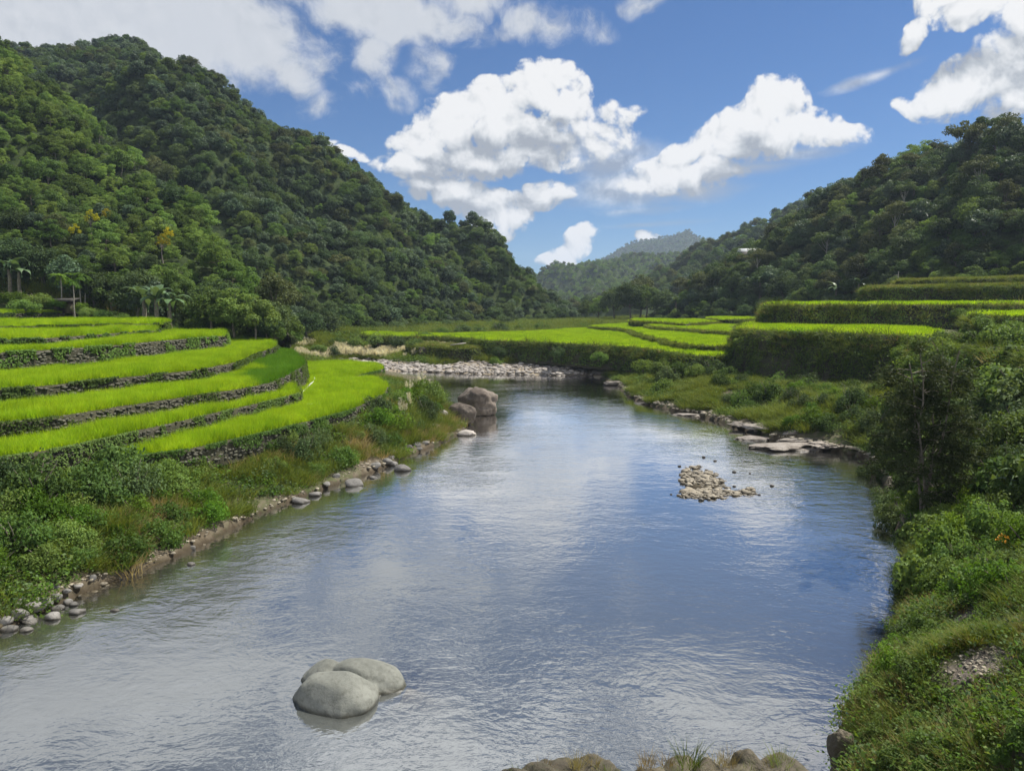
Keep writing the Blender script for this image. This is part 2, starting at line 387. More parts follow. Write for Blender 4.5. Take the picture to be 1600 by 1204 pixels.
# water: a sheet whose murk follows the real depth below it
m, t, out = new_mat('river_water')
g = t.node('ShaderNodeNewGeometry'); pos = g.outputs['Position']
dep = t.node('ShaderNodeAttribute', attribute_name='depth').outputs['Fac']
sxyz = t.node('ShaderNodeMapping', {0: pos, 3: (1.0, 1.35, 1.0)}).outputs[0]
warp = t.vm('ADD', sxyz, t.vm('SCALE', t.node('ShaderNodeTexNoise', {'Vector': sxyz, 'Scale': .22, 'Detail': 2}).outputs['Color'], None))
for nd in t.n:
    if nd.type == 'VECT_MATH' and nd.operation == 'SCALE': nd.inputs['Scale'].default_value = 2.2
calm = t.mr(t.noise(pos, .09, 3, .55), .32, .66, .25, 1.0)
w1 = t.noise(warp, 1.5, 3, .5, .3); w2 = t.noise(warp, 4.6, 3, .55, .4); w3 = t.noise(sxyz, .45, 2, .5)
hgt = t.m('ADD', t.m('ADD', t.m('MULTIPLY', w1, .9), t.m('MULTIPLY', w2, .42)), t.m('MULTIPLY', w3, .8))
bmp = t.node('ShaderNodeBump', {'Strength': t.m('MULTIPLY', calm, 1.0), 'Distance': .024, 'Height': hgt}).outputs[0]
fre = t.node('ShaderNodeFresnel', {'IOR': 1.45, 'Normal': bmp}).outputs[0]
fre = t.m('ADD', t.m('MULTIPLY', fre, 2.1), .13, clamp=True)
murk = t.m('SUBTRACT', 1.0, t.m('POWER', 2.718, t.m('MULTIPLY', dep, -1.25)))
body = t.node('ShaderNodeBsdfDiffuse', {'Color': (.082, .088, .080, 1)}).outputs[0]
thru = t.node('ShaderNodeBsdfTransparent', {'Color': (.80, .78, .62, 1)}).outputs[0]
under = t.node('ShaderNodeMixShader', {0: murk, 1: thru, 2: body}).outputs[0]
gl = t.node('ShaderNodeBsdfGlossy', {'Color': (1, 1, 1, 1), 'Roughness': .045, 'Normal': bmp}).outputs[0]
t.l.new(t.node('ShaderNodeMixShader', {0: fre, 1: under, 2: gl}).outputs[0], out.inputs[0])
M['water'] = m
wy = np.concatenate([np.linspace(-60, 6, 30)[:-1], 6 * (135 / 6) ** np.linspace(0, 1, 220)]); wu = np.linspace(-1.1, 1.1, 180)
WX = wu[None, :] * (np.maximum(wy, 2)[:, None] * .75 + 14); WY = np.repeat(wy[:, None], len(wu), 1)
wd = np.clip(-ground_z(WX, WY), 0, 5)
o = link('river', make_mesh('river', np.stack([WX, WY, 0 * WX], -1).reshape(-1, 3), grid_faces(*WX.shape), M['water'], True, {'depth': wd.ravel()})); tag(o, kind='structure')

# ================================================================= HILLS
HILLS = {}
def loft(name, ridge, foot, ncol, nrow, drop, amp, bulge=.9, back=120, seed=1, kind='structure', lean=0.0):
    """ridge, foot: lists of (px, py, depth); the face between them and a back slope behind the ridge"""
    r = smooth_line([atd(*p) for p in ridge], 1); f = smooth_line([atd(*p) for p in foot], 1)
    def rs(a):
        d = np.concatenate([[0], np.cumsum(np.linalg.norm(np.diff(a, axis=0), axis=1))]); q = np.linspace(0, d[-1], ncol)
        return np.stack([np.interp(q, d, a[:, k]) for k in range(3)], 1)
    r, f = rs(r), rs(f); r[:, 2] -= drop
    tt = np.linspace(0, 1, nrow)[:, None, None]
    G = f[None] * (1 - tt) + r[None] * tt
    hgt = (r[:, 2] - f[:, 2])[None]; t2 = tt[:, :, 0]
    G[:, :, 2] += hgt * (bulge - 1) * np.sin(t2 * math.pi) * -1 * .5 if bulge != 1 else 0
    P = G.reshape(-1, 3); q = fbm(P / 45.0, seed, 4, .55).reshape(G.shape[:2]) + .5 * fbm(P / 14.0, seed + 7, 3).reshape(G.shape[:2])
    env = np.sin(np.clip(t2, 0, 1) * math.pi) ** .6
    # ribs: slope displaced outwards along its normal
    du = np.gradient(G, axis=1); dv = np.gradient(G, axis=0); nn = np.cross(du, dv); nn /= np.linalg.norm(nn, axis=2, keepdims=True) + 1e-9
    nn *= np.sign(nn[:, :, 2:3] + 1e-9)
    G = G + nn * (q * amp * env)[:, :, None]
    away = r - f; away[:, 2] = 0; away /= np.linalg.norm(away, axis=1, keepdims=True) + 1e-9
    B = []
    for k, (dd, dz) in enumerate(((.12, .06), (.4, .3), (1.0, 1.0))):
        b = r + away * back * dd; b[:, 2] = r[:, 2] - (r[:, 2] + 3) * dz; B.append(b)
    Fr = f - away * 6; Fr[:, 2] -= 5
    A = np.concatenate([Fr[None], G, np.array(B)])
    o = link(name, make_mesh(name, A.reshape(-1, 3), grid_faces(A.shape[0], A.shape[1]), M['hill'], True)); tag(o, kind=kind)
    HILLS[name] = G
    return G
def sample(G, spacing, seed, hi=1.0):
    """points spread over a lofted slope, with the row and column position of each"""
    rng = np.random.default_rng(seed); n, m = G.shape[:2]
    a = G[:-1, :-1]; b = G[:-1, 1:]; c = G[1:, :-1]; d = G[1:, 1:]
    ar = np.linalg.norm(np.cross(b - a, c - a), axis=2); pr = (ar / ar.sum()).ravel(); N = int(ar.sum() / spacing ** 2 * 5)
    q = rng.choice(len(pr), N, p=pr); I, J = q // (m - 1), q % (m - 1); u, v = rng.random(N), rng.random(N)
    P = a[I, J] * ((1 - u) * (1 - v))[:, None] + b[I, J] * (u * (1 - v))[:, None] + c[I, J] * ((1 - u) * v)[:, None] + d[I, J] * (u * v)[:, None]
    r = spacing * .8; cells = {}; keep = []; r2 = r * r; K = np.floor(P / r).astype(int).tolist(); Q = P.tolist()
    for w in range(N):      # even spacing: no two trees closer than r
        kx, ky, kz = K[w]; x, y, z = Q[w]; ok = True
        for ax in (kx - 1, kx, kx + 1):
            for ay in (ky - 1, ky, ky + 1):
                for az_ in (kz - 1, kz, kz + 1):
                    for o in cells.get((ax, ay, az_), ()):
                        if (o[0] - x) ** 2 + (o[1] - y) ** 2 + (o[2] - z) ** 2 < r2: ok = False; break
                    if not ok: break
                if not ok: break
            if not ok: break
        if ok: cells.setdefault((kx, ky, kz), []).append((x, y, z)); keep.append(w)
    return P[keep], ((I + v) / (n - 1))[keep], ((J + u) / (m - 1))[keep]
loft('left_mountain', [(-420, 120, 360), (-250, 60, 340), (-100, 62, 330), (0, 66, 320), (60, 62, 312), (110, 62, 308), (160, 54, 304), (200, 50, 300), (235, 66, 297), (262, 90, 294), (300, 115, 290), (340, 140, 286), (385, 172, 282), (430, 200, 278), (480, 216, 274), (530, 250, 268), (560, 262, 265), (600, 292, 262), (640, 314, 260), (690, 334, 258), (720, 350, 256), (760, 382, 254), (800, 409, 252), (830, 424, 250), (860, 442, 248), (890, 466, 246), (912, 484, 244), (930, 496, 243)],
     [(-420, 500, 170), (-100, 500, 150), (200, 500, 140), (400, 516, 137), (460, 520, 142), (530, 518, 150), (600, 516, 168), (680, 513, 185), (750, 510, 200), (830, 507, 215), (900, 505, 230), (930, 502, 236)], 110, 46, 4.2, 8.5, .8, 160, 3)
loft('near_spur', [(-500, -60, 190), (-250, -10, 175), (-100, 30, 165), (0, 58, 158), (15, 64, 157), (37, 94, 155), (75, 127, 152), (124, 169, 149), (165, 210, 146), (206, 232, 143), (240, 255, 139), (274, 270, 135), (319, 311, 128), (345, 360, 120), (362, 390, 114), (394, 461, 102), (424, 520, 92)],
     [(-500, 470, 110), (-250, 474, 104), (-100, 476, 100), (0, 476, 99), (60, 480, 99), (120, 484, 99), (200, 494, 98), (260, 504, 96), (330, 514, 92), (380, 520, 89), (425, 526, 87)], 80, 36, 3.4, 3.6, .9, 60, 11)
loft('right_hill', [(1036, 482, 215), (1050, 462, 213), (1062, 440, 212), (1090, 408, 210), (1123, 390, 208), (1170, 362, 205), (1205, 345, 203), (1240, 318, 201), (1267, 295, 200), (1298, 277, 198), (1327, 267, 196), (1351, 254, 193), (1377, 246, 190), (1398, 240, 186), (1424, 225, 178), (1456, 219, 172), (1495, 222, 166), (1521, 225, 160), (1542, 203, 154), (1574, 187, 148), (1600, 187, 146), (1700, 150, 144), (1850, 110, 142), (2100, 60, 140)],
     [(1030, 488, 205), (1080, 488, 192), (1120, 487, 182), (1170, 484, 172), (1230, 478, 160), (1290, 468, 150), (1350, 455, 140), (1420, 438, 130), (1500, 430, 122), (1600, 424, 116), (1800, 405, 108), (2100, 390, 100)], 90, 40, 6.8, 4.0, .85, 120, 23)
loft('middle_hill', [(860, 482, 480), (900, 474, 478), (925, 466, 476), (960, 452, 474), (1000, 426, 470), (1040, 404, 466), (1080, 380, 462), (1110, 365, 458), (1150, 346, 452), (1190, 324, 446), (1230, 304, 440), (1290, 280, 434), (1340, 258, 428), (1375, 240, 424), (1420, 232, 420), (1500, 210, 415), (1700, 160, 405)],
     [(850, 486, 330), (950, 486, 320), (1050, 484, 310), (1200, 480, 300), (1400, 474, 290), (1700, 460, 285)], 70, 34, 11, 10, .8, 200, 31)
loft('far_hill', [(740, 470, 1010), (790, 446, 1005), (835, 424, 1000), (865, 409, 995), (890, 403, 990), (920, 397, 985), (950, 398, 980), (985, 392, 975), (1020, 388, 970), (1060, 380, 960), (1110, 372, 950), (1180, 350, 940), (1300, 330, 930)],
     [(740, 480, 640), (850, 479, 620), (950, 478, 600), (1050, 477, 590), (1300, 476, 580)], 60, 34, 17, 16, .8, 300, 43)
loft('farthest_peak', [(850, 430, 2150), (905, 418, 2130), (940, 408, 2110), (962, 396, 2100), (978, 386, 2095), (995, 380, 2090), (1020, 377, 2080), (1048, 372, 2070), (1062, 367, 2065), (1073, 362, 2060), (1082, 369, 2055), (1100, 376, 2050), (1150, 388, 2040), (1300, 400, 2000)],
     [(850, 478, 1500), (1000, 478, 1450), (1150, 478, 1400), (1300, 478, 1400)], 70, 30, -4, 14, .9, 500, 51)

# ================================================================= PLANT MODELS
def crown_bag(seed, R=3.0, H=4.6, z0=2.4, nc=24, per=150, leaf=.34, flat=1.0, cr=.36, up=.35, top=1.0):
    rng = np.random.default_rng(seed); bag = Bag(); cs = []
    for i in range(nc):
        d = rng.normal(size=3); d[2] = abs(d[2]) * 1.1 - .35; d /= np.linalg.norm(d)
        k = rng.uniform(.45, .92)
        c = np.array([d[0] * R * k, d[1] * R * k, z0 + H * (.42 + .5 * d[2] * k * top)]); rr = R * cr * rng.uniform(.65, 1.3)
        cs.append((c, rr))
        dd = rng.normal(size=(per, 3)); dd[:, 2] += .25; dd /= np.linalg.norm(dd, axis=1, keepdims=True)
        rad = rr * rng.uniform(.35, 1.08, per) ** .5
        P = c + dd * rad[:, None] * np.array([1, 1, .72 * flat])
        N = dd * .8 + rng.normal(size=(per, 3)) * .55 + np.array([0, 0, up])
        leaves(bag, P, N, leaf, rng)
    return bag, cs
def trunk_bag(seed, cs, h, r=.2, z0=0.0, lean=.4, nl=9):
    rng = np.random.default_rng(seed + 500); bag = Bag()
    top = np.array([rng.normal() * lean, rng.normal() * lean, h])
    pts = [np.array([0, 0, z0 - 1.0]) + 0 * top] + [top * q + np.array([rng.normal() * .08, rng.normal() * .08, 0]) for q in (.02, .35, .7, 1)]
    tube(bag, pts, [r * 1.25, r, r * .8, r * .6, r * .3], 7)
    for c, rr in cs[:nl]:
        s = top * rng.uniform(.45, .85); mid = (s + c) / 2 + np.array([0, 0, -.25])
        tube(bag, [s, mid, c], [r * .42, r * .26, r * .08], 5)
    return bag
TREES = {}   # kind -> list of (crown mesh, trunk mesh, natural height)
def add_tree(kind, seed, mat, bark='bark', th=3.6, tr=.17, **kw):
    b, cs = crown_bag(seed, **kw); TREES.setdefault(kind, []).append((b.mesh(kind + '_crown', M[mat]), trunk_bag(seed, cs, th, tr).mesh(kind + '_trunk', M[bark], True)))
for i in range(3): add_tree('dark', 10 + i, 'dark', R=3.0, H=5.8, z0=.7, nc=30 + 3 * i, per=150, leaf=.33)
for i in range(2): add_tree('blue', 20 + i, 'blue', R=2.7, H=5.9, z0=.9, nc=28, per=140, leaf=.36)
for i in range(3): add_tree('mid', 30 + i, 'mid', R=2.9, H=5.4, z0=.5, nc=30, per=150, leaf=.32, cr=.33)
for i in range(2): add_tree('light', 40 + i, 'light', R=2.8, H=6.2, z0=.1, nc=40, per=130, leaf=.26, flat=.75, cr=.3, up=.6)
add_tree('yellow', 50, 'yellow', R=1.9, H=3.6, z0=2.6, nc=18, per=60, leaf=.26, cr=.28)
for i in range(3): add_tree('tall', 60 + i, 'olive' if i else 'dark', 'palebark', th=7.5, tr=.16, R=2.6, H=3.6, z0=5.2, nc=17, per=130, leaf=.34, flat=.7, cr=.36)
for i in range(2): add_tree('bushy', 70 + i, 'vine', R=2.6, H=3.0, z0=.1, nc=26, per=140, leaf=.3, cr=.32, th=1.6)
add_tree('olive', 80, 'olive', R=2.8, H=5.8, z0=.7, nc=26, per=140, leaf=.32)

def banana_bag(seed, n=9, h=1.7, L=2.4, w=.55):
    rng = np.random.default_rng(seed); lf, st = Bag(), Bag()
    tube(st, [(0, 0, -.4), (.03, 0, h * .5), (0, .04, h)], [.17, .14, .1], 8)
    for k in range(n):
        an = k * 2.4 + rng.uniform(-.3, .3); el = rng.uniform(.35, 1.35); l = L * rng.uniform(.75, 1.15); d = np.array([math.cos(an), math.sin(an), 0]); sd = np.array([-math.sin(an), math.cos(an), 0])
        rows = []; p = np.array([0, 0, h - .1]); e = el
        for q in range(9):
            u = q / 8; ww = w * (math.sin(min(1, u * 1.15 + .12) * math.pi) ** .6 if u < .95 else .25) * (.25 if q == 0 else 1) * .5
            dr = -.18 * ww; jag = rng.uniform(.85, 1.1, 2)
            rows.append([p + sd * ww * jag[0] + np.array([0, 0, dr]), p, p - sd * ww * jag[1] + np.array([0, 0, dr])])
            p = p + (d * math.cos(e) + np.array([0, 0, math.sin(e)])) * l / 8; e -= .2 + .09 * q * .6
        lf.add(np.array(rows).reshape(-1, 3), grid_faces(9, 3), rng.random())
    return lf, st
BAN = []
for i in range(3):
    a, b = banana_bag(90 + i, 9 + i); BAN.append((a.mesh('banana_leaves', M['banana']), b.mesh('banana_stem', M['bark'], True)))
def palm_bag(seed, h=5.0, n=13, L=1.7):
    rng = np.random.default_rng(seed); lf, st = Bag(), Bag()
    tube(st, [(0, 0, -.5), (.05, .03, h * .3), (-.04, 0, h * .65), (0, 0, h)], [.10, .085, .075, .06], 7)
    for k in range(n):
        an = k * 2.4; el = rng.uniform(-.1, 1.2); p = np.array([0, 0, h]); e = el; P = []; T = []; N = []
        d = np.array([math.cos(an), math.sin(an), 0]); sd = np.array([-math.sin(an), math.cos(an), 0])
        for q in range(12):
            fw = d * math.cos(e) + np.array([0, 0, math.sin(e)])
            for sgn in (-1, 1):
                T.append(sd * sgn * .9 + fw * .5 + np.array([0, 0, -.25])); P.append(p + T[-1] * .2); N.append(np.cross(fw, sd) * -1 + rng.normal(size=3) * .2)
            p = p + fw * L / 12; e -= .13
        leaves(lf, np.array(P), np.array(N), .52, rng, .22, .03, np.array(T))
    return lf, st
PALM = []
for i in range(2):
    a, b = palm_bag(95 + i); PALM.append((a.mesh('palm_fronds', M['bright']), b.mesh('palm_trunk', M['palebark'], True)))

def bush_bag(seed, R=1.0, H=1.2, nc=16, per=110, leaf=.12, aspect=.55, cr=.36, up=.4):
    rng = np.random.default_rng(seed); bag = Bag()
    for i in range(nc):
        d = rng.normal(size=3); d[2] = abs(d[2]); d /= np.linalg.norm(d); k = rng.uniform(.35, .85)
        c = np.array([d[0] * R * k, d[1] * R * k, H * (.12 + .72 * d[2] * k)]); rr = R * cr * rng.uniform(.6, 1.25)
        dd = rng.normal(size=(per, 3)); dd /= np.linalg.norm(dd, axis=1, keepdims=True)
        P = c + dd * (rr * rng.uniform(.3, 1.1, per) ** .5)[:, None]; P[:, 2] = np.maximum(P[:, 2], -.1)
        leaves(bag, P, dd * .7 + rng.normal(size=(per, 3)) * .6 + np.array([0, 0, up]), leaf, rng, aspect)
    st = Bag()
    for i in range(6):
        an = i * 1.05 + rng.uniform(-.3, .3); e = np.array([math.cos(an) * R * .55, math.sin(an) * R * .55, H * rng.uniform(.45, .8)])
        tube(st, [(0, 0, -.2), e * .5 + np.array([0, 0, .08]), e], [.03 * R, .02 * R, .008 * R], 5)
    return bag, st
BUSH = {}
def add_bush(kind, seed, mat, **kw):
    a, b = bush_bag(seed, **kw); BUSH.setdefault(kind, []).append((a.mesh(kind + '_foliage', M[mat]), b.mesh(kind + '_stems', M['bark'])))
for i in range(2):
    add_bush('leafy', 100 + i, 'mid', nc=22, per=150, leaf=.115)
    add_bush('bright', 110 + i, 'bright', nc=22, per=150, leaf=.10, H=1.0)
    add_bush('broad', 120 + i, 'mid', nc=20, per=95, leaf=.155, aspect=.75)
    add_bush('dark', 130 + i, 'dark', nc=22, per=150, leaf=.105, H=1.4)
    add_bush('vine', 140 + i, 'vine', nc=24, per=150, leaf=.10, H=.85, aspect=.7)
    add_bush('pale', 150 + i, 'light', nc=22, per=140, leaf=.10, H=1.1)

def blades(bag, rng, n, R, h, w, bend=.5, spread=.6, lean0=.12, segs=3):
    """tufts of grass: narrow bent blades"""
    rr = R * np.sqrt(rng.random(n)); an = rng.uniform(0, 2 * math.pi, n); base = np.stack([rr * np.cos(an), rr * np.sin(an), np.zeros(n)], 1)
    a2 = an + rng.normal(size=n) * .9; d = np.stack([np.cos(a2), np.sin(a2), np.zeros(n)], 1); sd = np.stack([-np.sin(a2), np.cos(a2), np.zeros(n)], 1)
    tw = rng.uniform(-1, 1, n)[:, None]; sd = sd * np.cos(tw) + d * np.sin(tw)
    hh = h * rng.uniform(.6, 1.15, n); ln = lean0 + spread * rng.random(n) * (.4 + rr / (R + 1e-6) * .6); rows = []
    for q in range(segs + 1):
        u = q / segs; out_ = hh * (ln * u + bend * ln * u * u); zz = hh * u * (1 - .35 * bend * ln * u)
        c = base + d * out_[:, None] + np.stack([np.zeros(n), np.zeros(n), zz], 1); ww = w * (1 - u ** 1.6) * .5 + w * .04
        rows.append(c - sd * ww); rows.append(c + sd * ww)
    V = np.stack(rows, 1).reshape(-1, 3); k = 2 * (segs + 1); b0 = np.arange(n)[:, None] * k
    Fc = np.concatenate([b0 + np.array([[2 * q, 2 * q + 1, 2 * q + 3, 2 * q + 2]]) for q in range(segs)]); bag.add(V, Fc, np.repeat(rng.random(n), k))
def tuft(name, seed, mat, n, R, h, w, **kw):
    b = Bag(); blades(b, np.random.default_rng(seed), n, R, h, w, **kw); return b.mesh(name, M[mat])
RICE = [src('rice_clump', tuft('rice_clump', 200 + i, 'rice', 46, .30, .52, .016, spread=.35, bend=.6, segs=2)) for i in range(4)]
RICE_D = [src('rice_clump', tuft('rice_clump', 210 + i, 'rice_deep', 46, .30, .52, .016, spread=.3, bend=.5, segs=2)) for i in range(3)]
RICE_F = [src('rice_clump', tuft('rice_clump', 220 + i, 'rice', 70, .75, .42, .045, spread=.35, bend=.6, segs=2)) for i in range(4)]
GRASS = [src('grass_clump', tuft('grass_clump', 230 + i, 'grass', 60, .28, .42, .016, spread=.9, bend=.9)) for i in range(3)] + \
        [src('grass_clump', tuft('grass_clump', 236 + i, 'dry', 34, .25, .42, .014, spread=.9, bend=.9)) for i in range(1)]
def weed(seed, mat, n=60, R=.34, leaf=.085):
    rng = np.random.default_rng(seed); b = Bag(); P = rng.normal(size=(n, 3)) * np.array([R, R, 0]) * .55; P[:, 2] = np.abs(rng.normal(size=n)) * .13 + .03
    leaves(b, P, rng.normal(size=(n, 3)) * .5 + np.array([0, 0, 1]), leaf, rng, .6); return src('weed', b.mesh('weed', M[mat]))
WEED = [weed(240, 'mid'), weed(241, 'vine'), weed(242, 'bright'), weed(243, 'dark')]
def pampas_bag(seed, n=26, h=1.7, plumes=8):
    rng = np.random.default_rng(seed); g, p = Bag(), Bag()
    blades(g, rng, n * 4, .3, h * .75, .022, spread=.8, bend=.9, segs=4)
    for k in range(plumes):
        an = rng.uniform(0, 6.28); l = rng.uniform(.1, .45); top = np.array([math.cos(an) * l, math.sin(an) * l, h * rng.uniform(.85, 1.2)]); b0 = top * np.array([.2, .2, 0])
        tube(g, [b0, (b0 + top) / 2 + np.array([0, 0, .08]), top], [.008, .007, .004], 4)
        m_ = 55; u = rng.random(m_); P = top + np.outer(u - .75, (top - b0) / h) * .42 + rng.normal(size=(m_, 3)) * np.array([.05, .05, .03])
        leaves(p, P, rng.normal(size=(m_, 3)), .12, rng, .24, .02, np.tile((top - b0) + np.array([math.cos(an), math.sin(an), 0]) * .4, (m_, 1)) + rng.normal(size=(m_, 3)) * .5)
    return g, p
PAMP = []
for i in range(3):
    g_, p_ = pampas_bag(250 + i); PAMP.append((g_.mesh('pampas_blades', M['grass']), p_.mesh('pampas_plumes', M['plume'])))
def both(me1, me2, name):
    """one mesh out of two, for the masses that nobody could count"""
    import bmesh
    bm = bmesh.new(); bm.from_mesh(me1); n0 = len(bm.faces); bm.from_mesh(me2); bm.faces.ensure_lookup_table()
    for f in bm.faces[n0:]: f.material_index = 1
    me = bpy.data.meshes.new(name); bm.to_mesh(me); bm.free(); me.materials.append(me1.materials[0]); me.materials.append(me2.materials[0]); return me

# ---------------------------------------------------------------- placing a plant as a thing with its parts
def plant(name, parts, loc, rz, scl, label, cat, group=None):
    r = empty(name, loc); r.rotation_euler = (0, 0, rz); r.scale = scl if hasattr(scl, '__len__') else (scl,) * 3
    tag(r, label, cat, group)
    for pn, me in parts: link(pn, me, r)
    return r

# ================================================================= FOREST: the 300 nearest as trees, the rest as one mass
ZONES = [  # slope, spacing, size, species weights, wording
    ('near_spur', 2.5, (.36, .78), dict(light=.58, mid=.2, bushy=.08, dark=.05, blue=.07, olive=.02), 'the sunlit spur at left'),  # many pale kinds: the spur's sunlight is put into the leaf colour
    ('left_mountain', 2.9, (.37, .78), dict(dark=.30, blue=.32, mid=.26, tall=.03, light=.04, olive=.05), 'the dark left mountainside'),  # dark and bluish kinds stand in for cloud shade on this slope
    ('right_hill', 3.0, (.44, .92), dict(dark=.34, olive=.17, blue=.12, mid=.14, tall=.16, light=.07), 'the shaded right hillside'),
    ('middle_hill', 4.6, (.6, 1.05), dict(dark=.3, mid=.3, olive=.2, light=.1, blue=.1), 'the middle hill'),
    ('far_hill', 5.2, (.5, .95), dict(light=.8, olive=.2), 'the far hill'),  # pale kinds carry the sunlit look of this hill in their colour
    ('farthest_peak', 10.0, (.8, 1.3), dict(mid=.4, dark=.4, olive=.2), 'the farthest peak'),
]
ALLK = [(k, i) for k in TREES for i in range(len(TREES[k]))]; KIDX = {ki: n for n, ki in enumerate(ALLK)}
rng = np.random.default_rng(7); recs = []
for zi, (zn, sp_, (s0, s1), wts, word) in enumerate(ZONES):
    P, T, U = sample(HILLS[zn], sp_, 60 + zi)
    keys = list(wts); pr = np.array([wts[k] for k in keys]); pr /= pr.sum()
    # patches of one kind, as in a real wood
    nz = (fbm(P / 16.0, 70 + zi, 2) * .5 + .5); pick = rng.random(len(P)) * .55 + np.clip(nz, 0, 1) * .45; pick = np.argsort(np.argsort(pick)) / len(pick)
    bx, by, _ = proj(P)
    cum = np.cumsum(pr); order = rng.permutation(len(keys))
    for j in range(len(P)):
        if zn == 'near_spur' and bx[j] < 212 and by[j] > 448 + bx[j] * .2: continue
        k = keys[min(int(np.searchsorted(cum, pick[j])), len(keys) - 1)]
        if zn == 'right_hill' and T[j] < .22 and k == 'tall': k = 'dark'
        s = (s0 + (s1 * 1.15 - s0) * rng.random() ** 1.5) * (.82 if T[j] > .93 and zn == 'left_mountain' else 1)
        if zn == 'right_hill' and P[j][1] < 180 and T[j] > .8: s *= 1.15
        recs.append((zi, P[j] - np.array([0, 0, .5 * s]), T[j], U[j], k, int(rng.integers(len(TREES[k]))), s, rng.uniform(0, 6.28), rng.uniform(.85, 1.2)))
for zi, zn, sp_, tm in ((2, 'right_hill', 2.5, .3), (0, 'near_spur', 2.6, .1), (1, 'left_mountain', 3.2, .1)):
    P, T, U = sample(HILLS[zn], sp_, 160 + zi); k = T < tm
    bx, by, _ = proj(P); k &= ~((zn == 'near_spur') & (bx < 212) & (by > 440))
    for p_, t_, u_ in zip(P[k], T[k], U[k]): recs.append((zi, p_ - np.array([0, 0, .2]), t_, u_, ['bushy', 'bushy', 'mid'][int(rng.integers(3))], int(rng.integers(2)), rng.uniform(.35, .65), rng.uniform(0, 6.28), rng.uniform(.8, 1.1)))
for zi, zn in ((2, 'right_hill'), (0, 'near_spur'), (1, 'left_mountain')):      # a skirt of low growth along the foot
    G = HILLS[zn]; f_ = resample(G[0], 1.5); fx = proj(f_)[0]; dirn = (G[-1] - G[0])[:, :2].mean(0); dirn /= np.linalg.norm(dirn)
    for p_, x_ in zip(f_, fx):
        if not -60 < x_ < 1660 or (zn == 'near_spur' and x_ < 230): continue
        for q_ in range(2):
            w_ = rng.uniform(.3, 5.5); e_ = p_.copy(); e_[:2] -= dirn * w_ - rng.normal(size=2) * .6; e_[2] -= w_ * .8 - .1
            recs.append((zi, e_, .05, .5, ['bushy', 'bushy', 'mid', 'dark'][int(rng.integers(4))], int(rng.integers(2)), rng.uniform(.35, .7), rng.uniform(0, 6.28), rng.uniform(.8, 1.15)))
def on_hill(zn, px, py):
    """the point of a slope that shows at a pixel"""
    G = HILLS[zn].reshape(-1, 3); x, y, d = proj(G); c = np.hypot(x - px, y - py); near = np.argsort(c)[:12]; near = near[c[near] < c[near[0]] + 6]
    return G[near[np.argmin(d[near])]].copy()
# yellow blossoming trees and a handful of placed trees at the foot of the slopes
for px, py, Y, s in ((150, 335, 118, .45), (170, 328, 119, .4), (128, 352, 116, .36), (264, 372, 108, .42), (276, 358, 109, .35)):
    recs.append((0, on_hill('near_spur', px, py + 36) + np.array([0, -1.5, .8]), .5, .5, 'yellow', 0, s * 1.3, px, 1.1))
for px, py, Y, s, k in ((215, 500, 92, 1.0, 'dark'), (235, 505, 91, .8, 'blue'), (20, 446, 108, 1.0, 'dark'), (66, 452, 108, .9, 'dark'), (150, 478, 103, .9, 'dark'), (178, 488, 100, .9, 'mid'), (112, 468, 106, .9, 'blue'), (330, 524, 84, .9, 'mid'), (365, 528, 84, .9, 'light'), (400, 535, 84, .85, 'mid'), (345, 520, 88, 1.0, 'dark'),
                        (425, 538, 88, .8, 'dark'), (450, 540, 95, .7, 'vine'), (985, 497, 210, 1.6, 'dark'), (1010, 497, 208, 1.5, 'mid'), (960, 498, 225, 1.5, 'dark'), (935, 500, 230, 1.2, 'light'), (918, 502, 236, 1.1, 'mid'), (1035, 495, 205, 1.2, 'dark'), (1000, 495, 218, 1.8, 'olive'), (560, 530, 165, .8, 'mid'), (660, 526, 178, .8, 'bushy'), (700, 524, 180, .6, 'dark'), (790, 520, 196, .7, 'dark'), (840, 517, 205, .8, 'bushy'), (620, 530, 165, .7, 'bushy'), (480, 536, 130, .9, 'dark'), (510, 534, 140, .9, 'dark')):
    k = 'bushy' if k == 'vine' else k
    P0 = on_hill('near_spur', px, py) if px < 210 else atd(px, py, Y); recs.append((0 if px < 460 else (1 if px < 900 else 2), P0, .0, .5, k, 0, s, px * 1.7, 1.05))
PP = np.array([r[1] for r in recs]); SZ = np.array([r[6] for r in recs])
qx, qy, qd = proj(PP + np.array([0, 0, 4.0]) * SZ[:, None]); app = SZ * 6 / qd
infr = (qx > -40) & (qx < 1640) & (qy > -60) & (qd > 1)
# cheap screen-space visibility: keep a tree among the individuals only when its crown shows
dmap = np.full((76, 101), 1e9)
score = np.where(infr, app, 0)
pick = np.argsort(-score); chosen = []
cell = {}
for j in pick:
    if score[j] <= 0 or len(chosen) >= 285: break
    kx, ky = int(qx[j] // 13), int(qy[j] // 13)
    near = [cell[(a, b)] for a in (kx, kx - 1, kx + 1) for b in (ky,) if (a, b) in cell]
    if near and min(near) < qd[j] - 6 and (kx, ky) in cell: continue
    if qy[j] > 500 and recs[j][0] == 1 and qx[j] < 420: continue
    cell[(kx, ky)] = min(cell.get((kx, ky), 1e9), qd[j]); chosen.append(j)
chosen = set(int(c) for c in chosen)
WORDS = dict(dark='dark green rounded broadleaf', blue='bluish green coarse-leaved', mid='mid green dense', light='pale yellow-green feathery', yellow='yellow flowering', tall='tall pale-trunked high-crowned', bushy='low vine-covered bushy', olive='dull olive green')
def band(t): return 'near the foot of' if t < .2 else ('on the lower part of' if t < .45 else ('half way up' if t < .7 else ('high up on' if t < .92 else 'along the ridge of')))
NAMES = dict(yellow='flowering_tree', tall='tall_tree', bushy='bushy_tree')
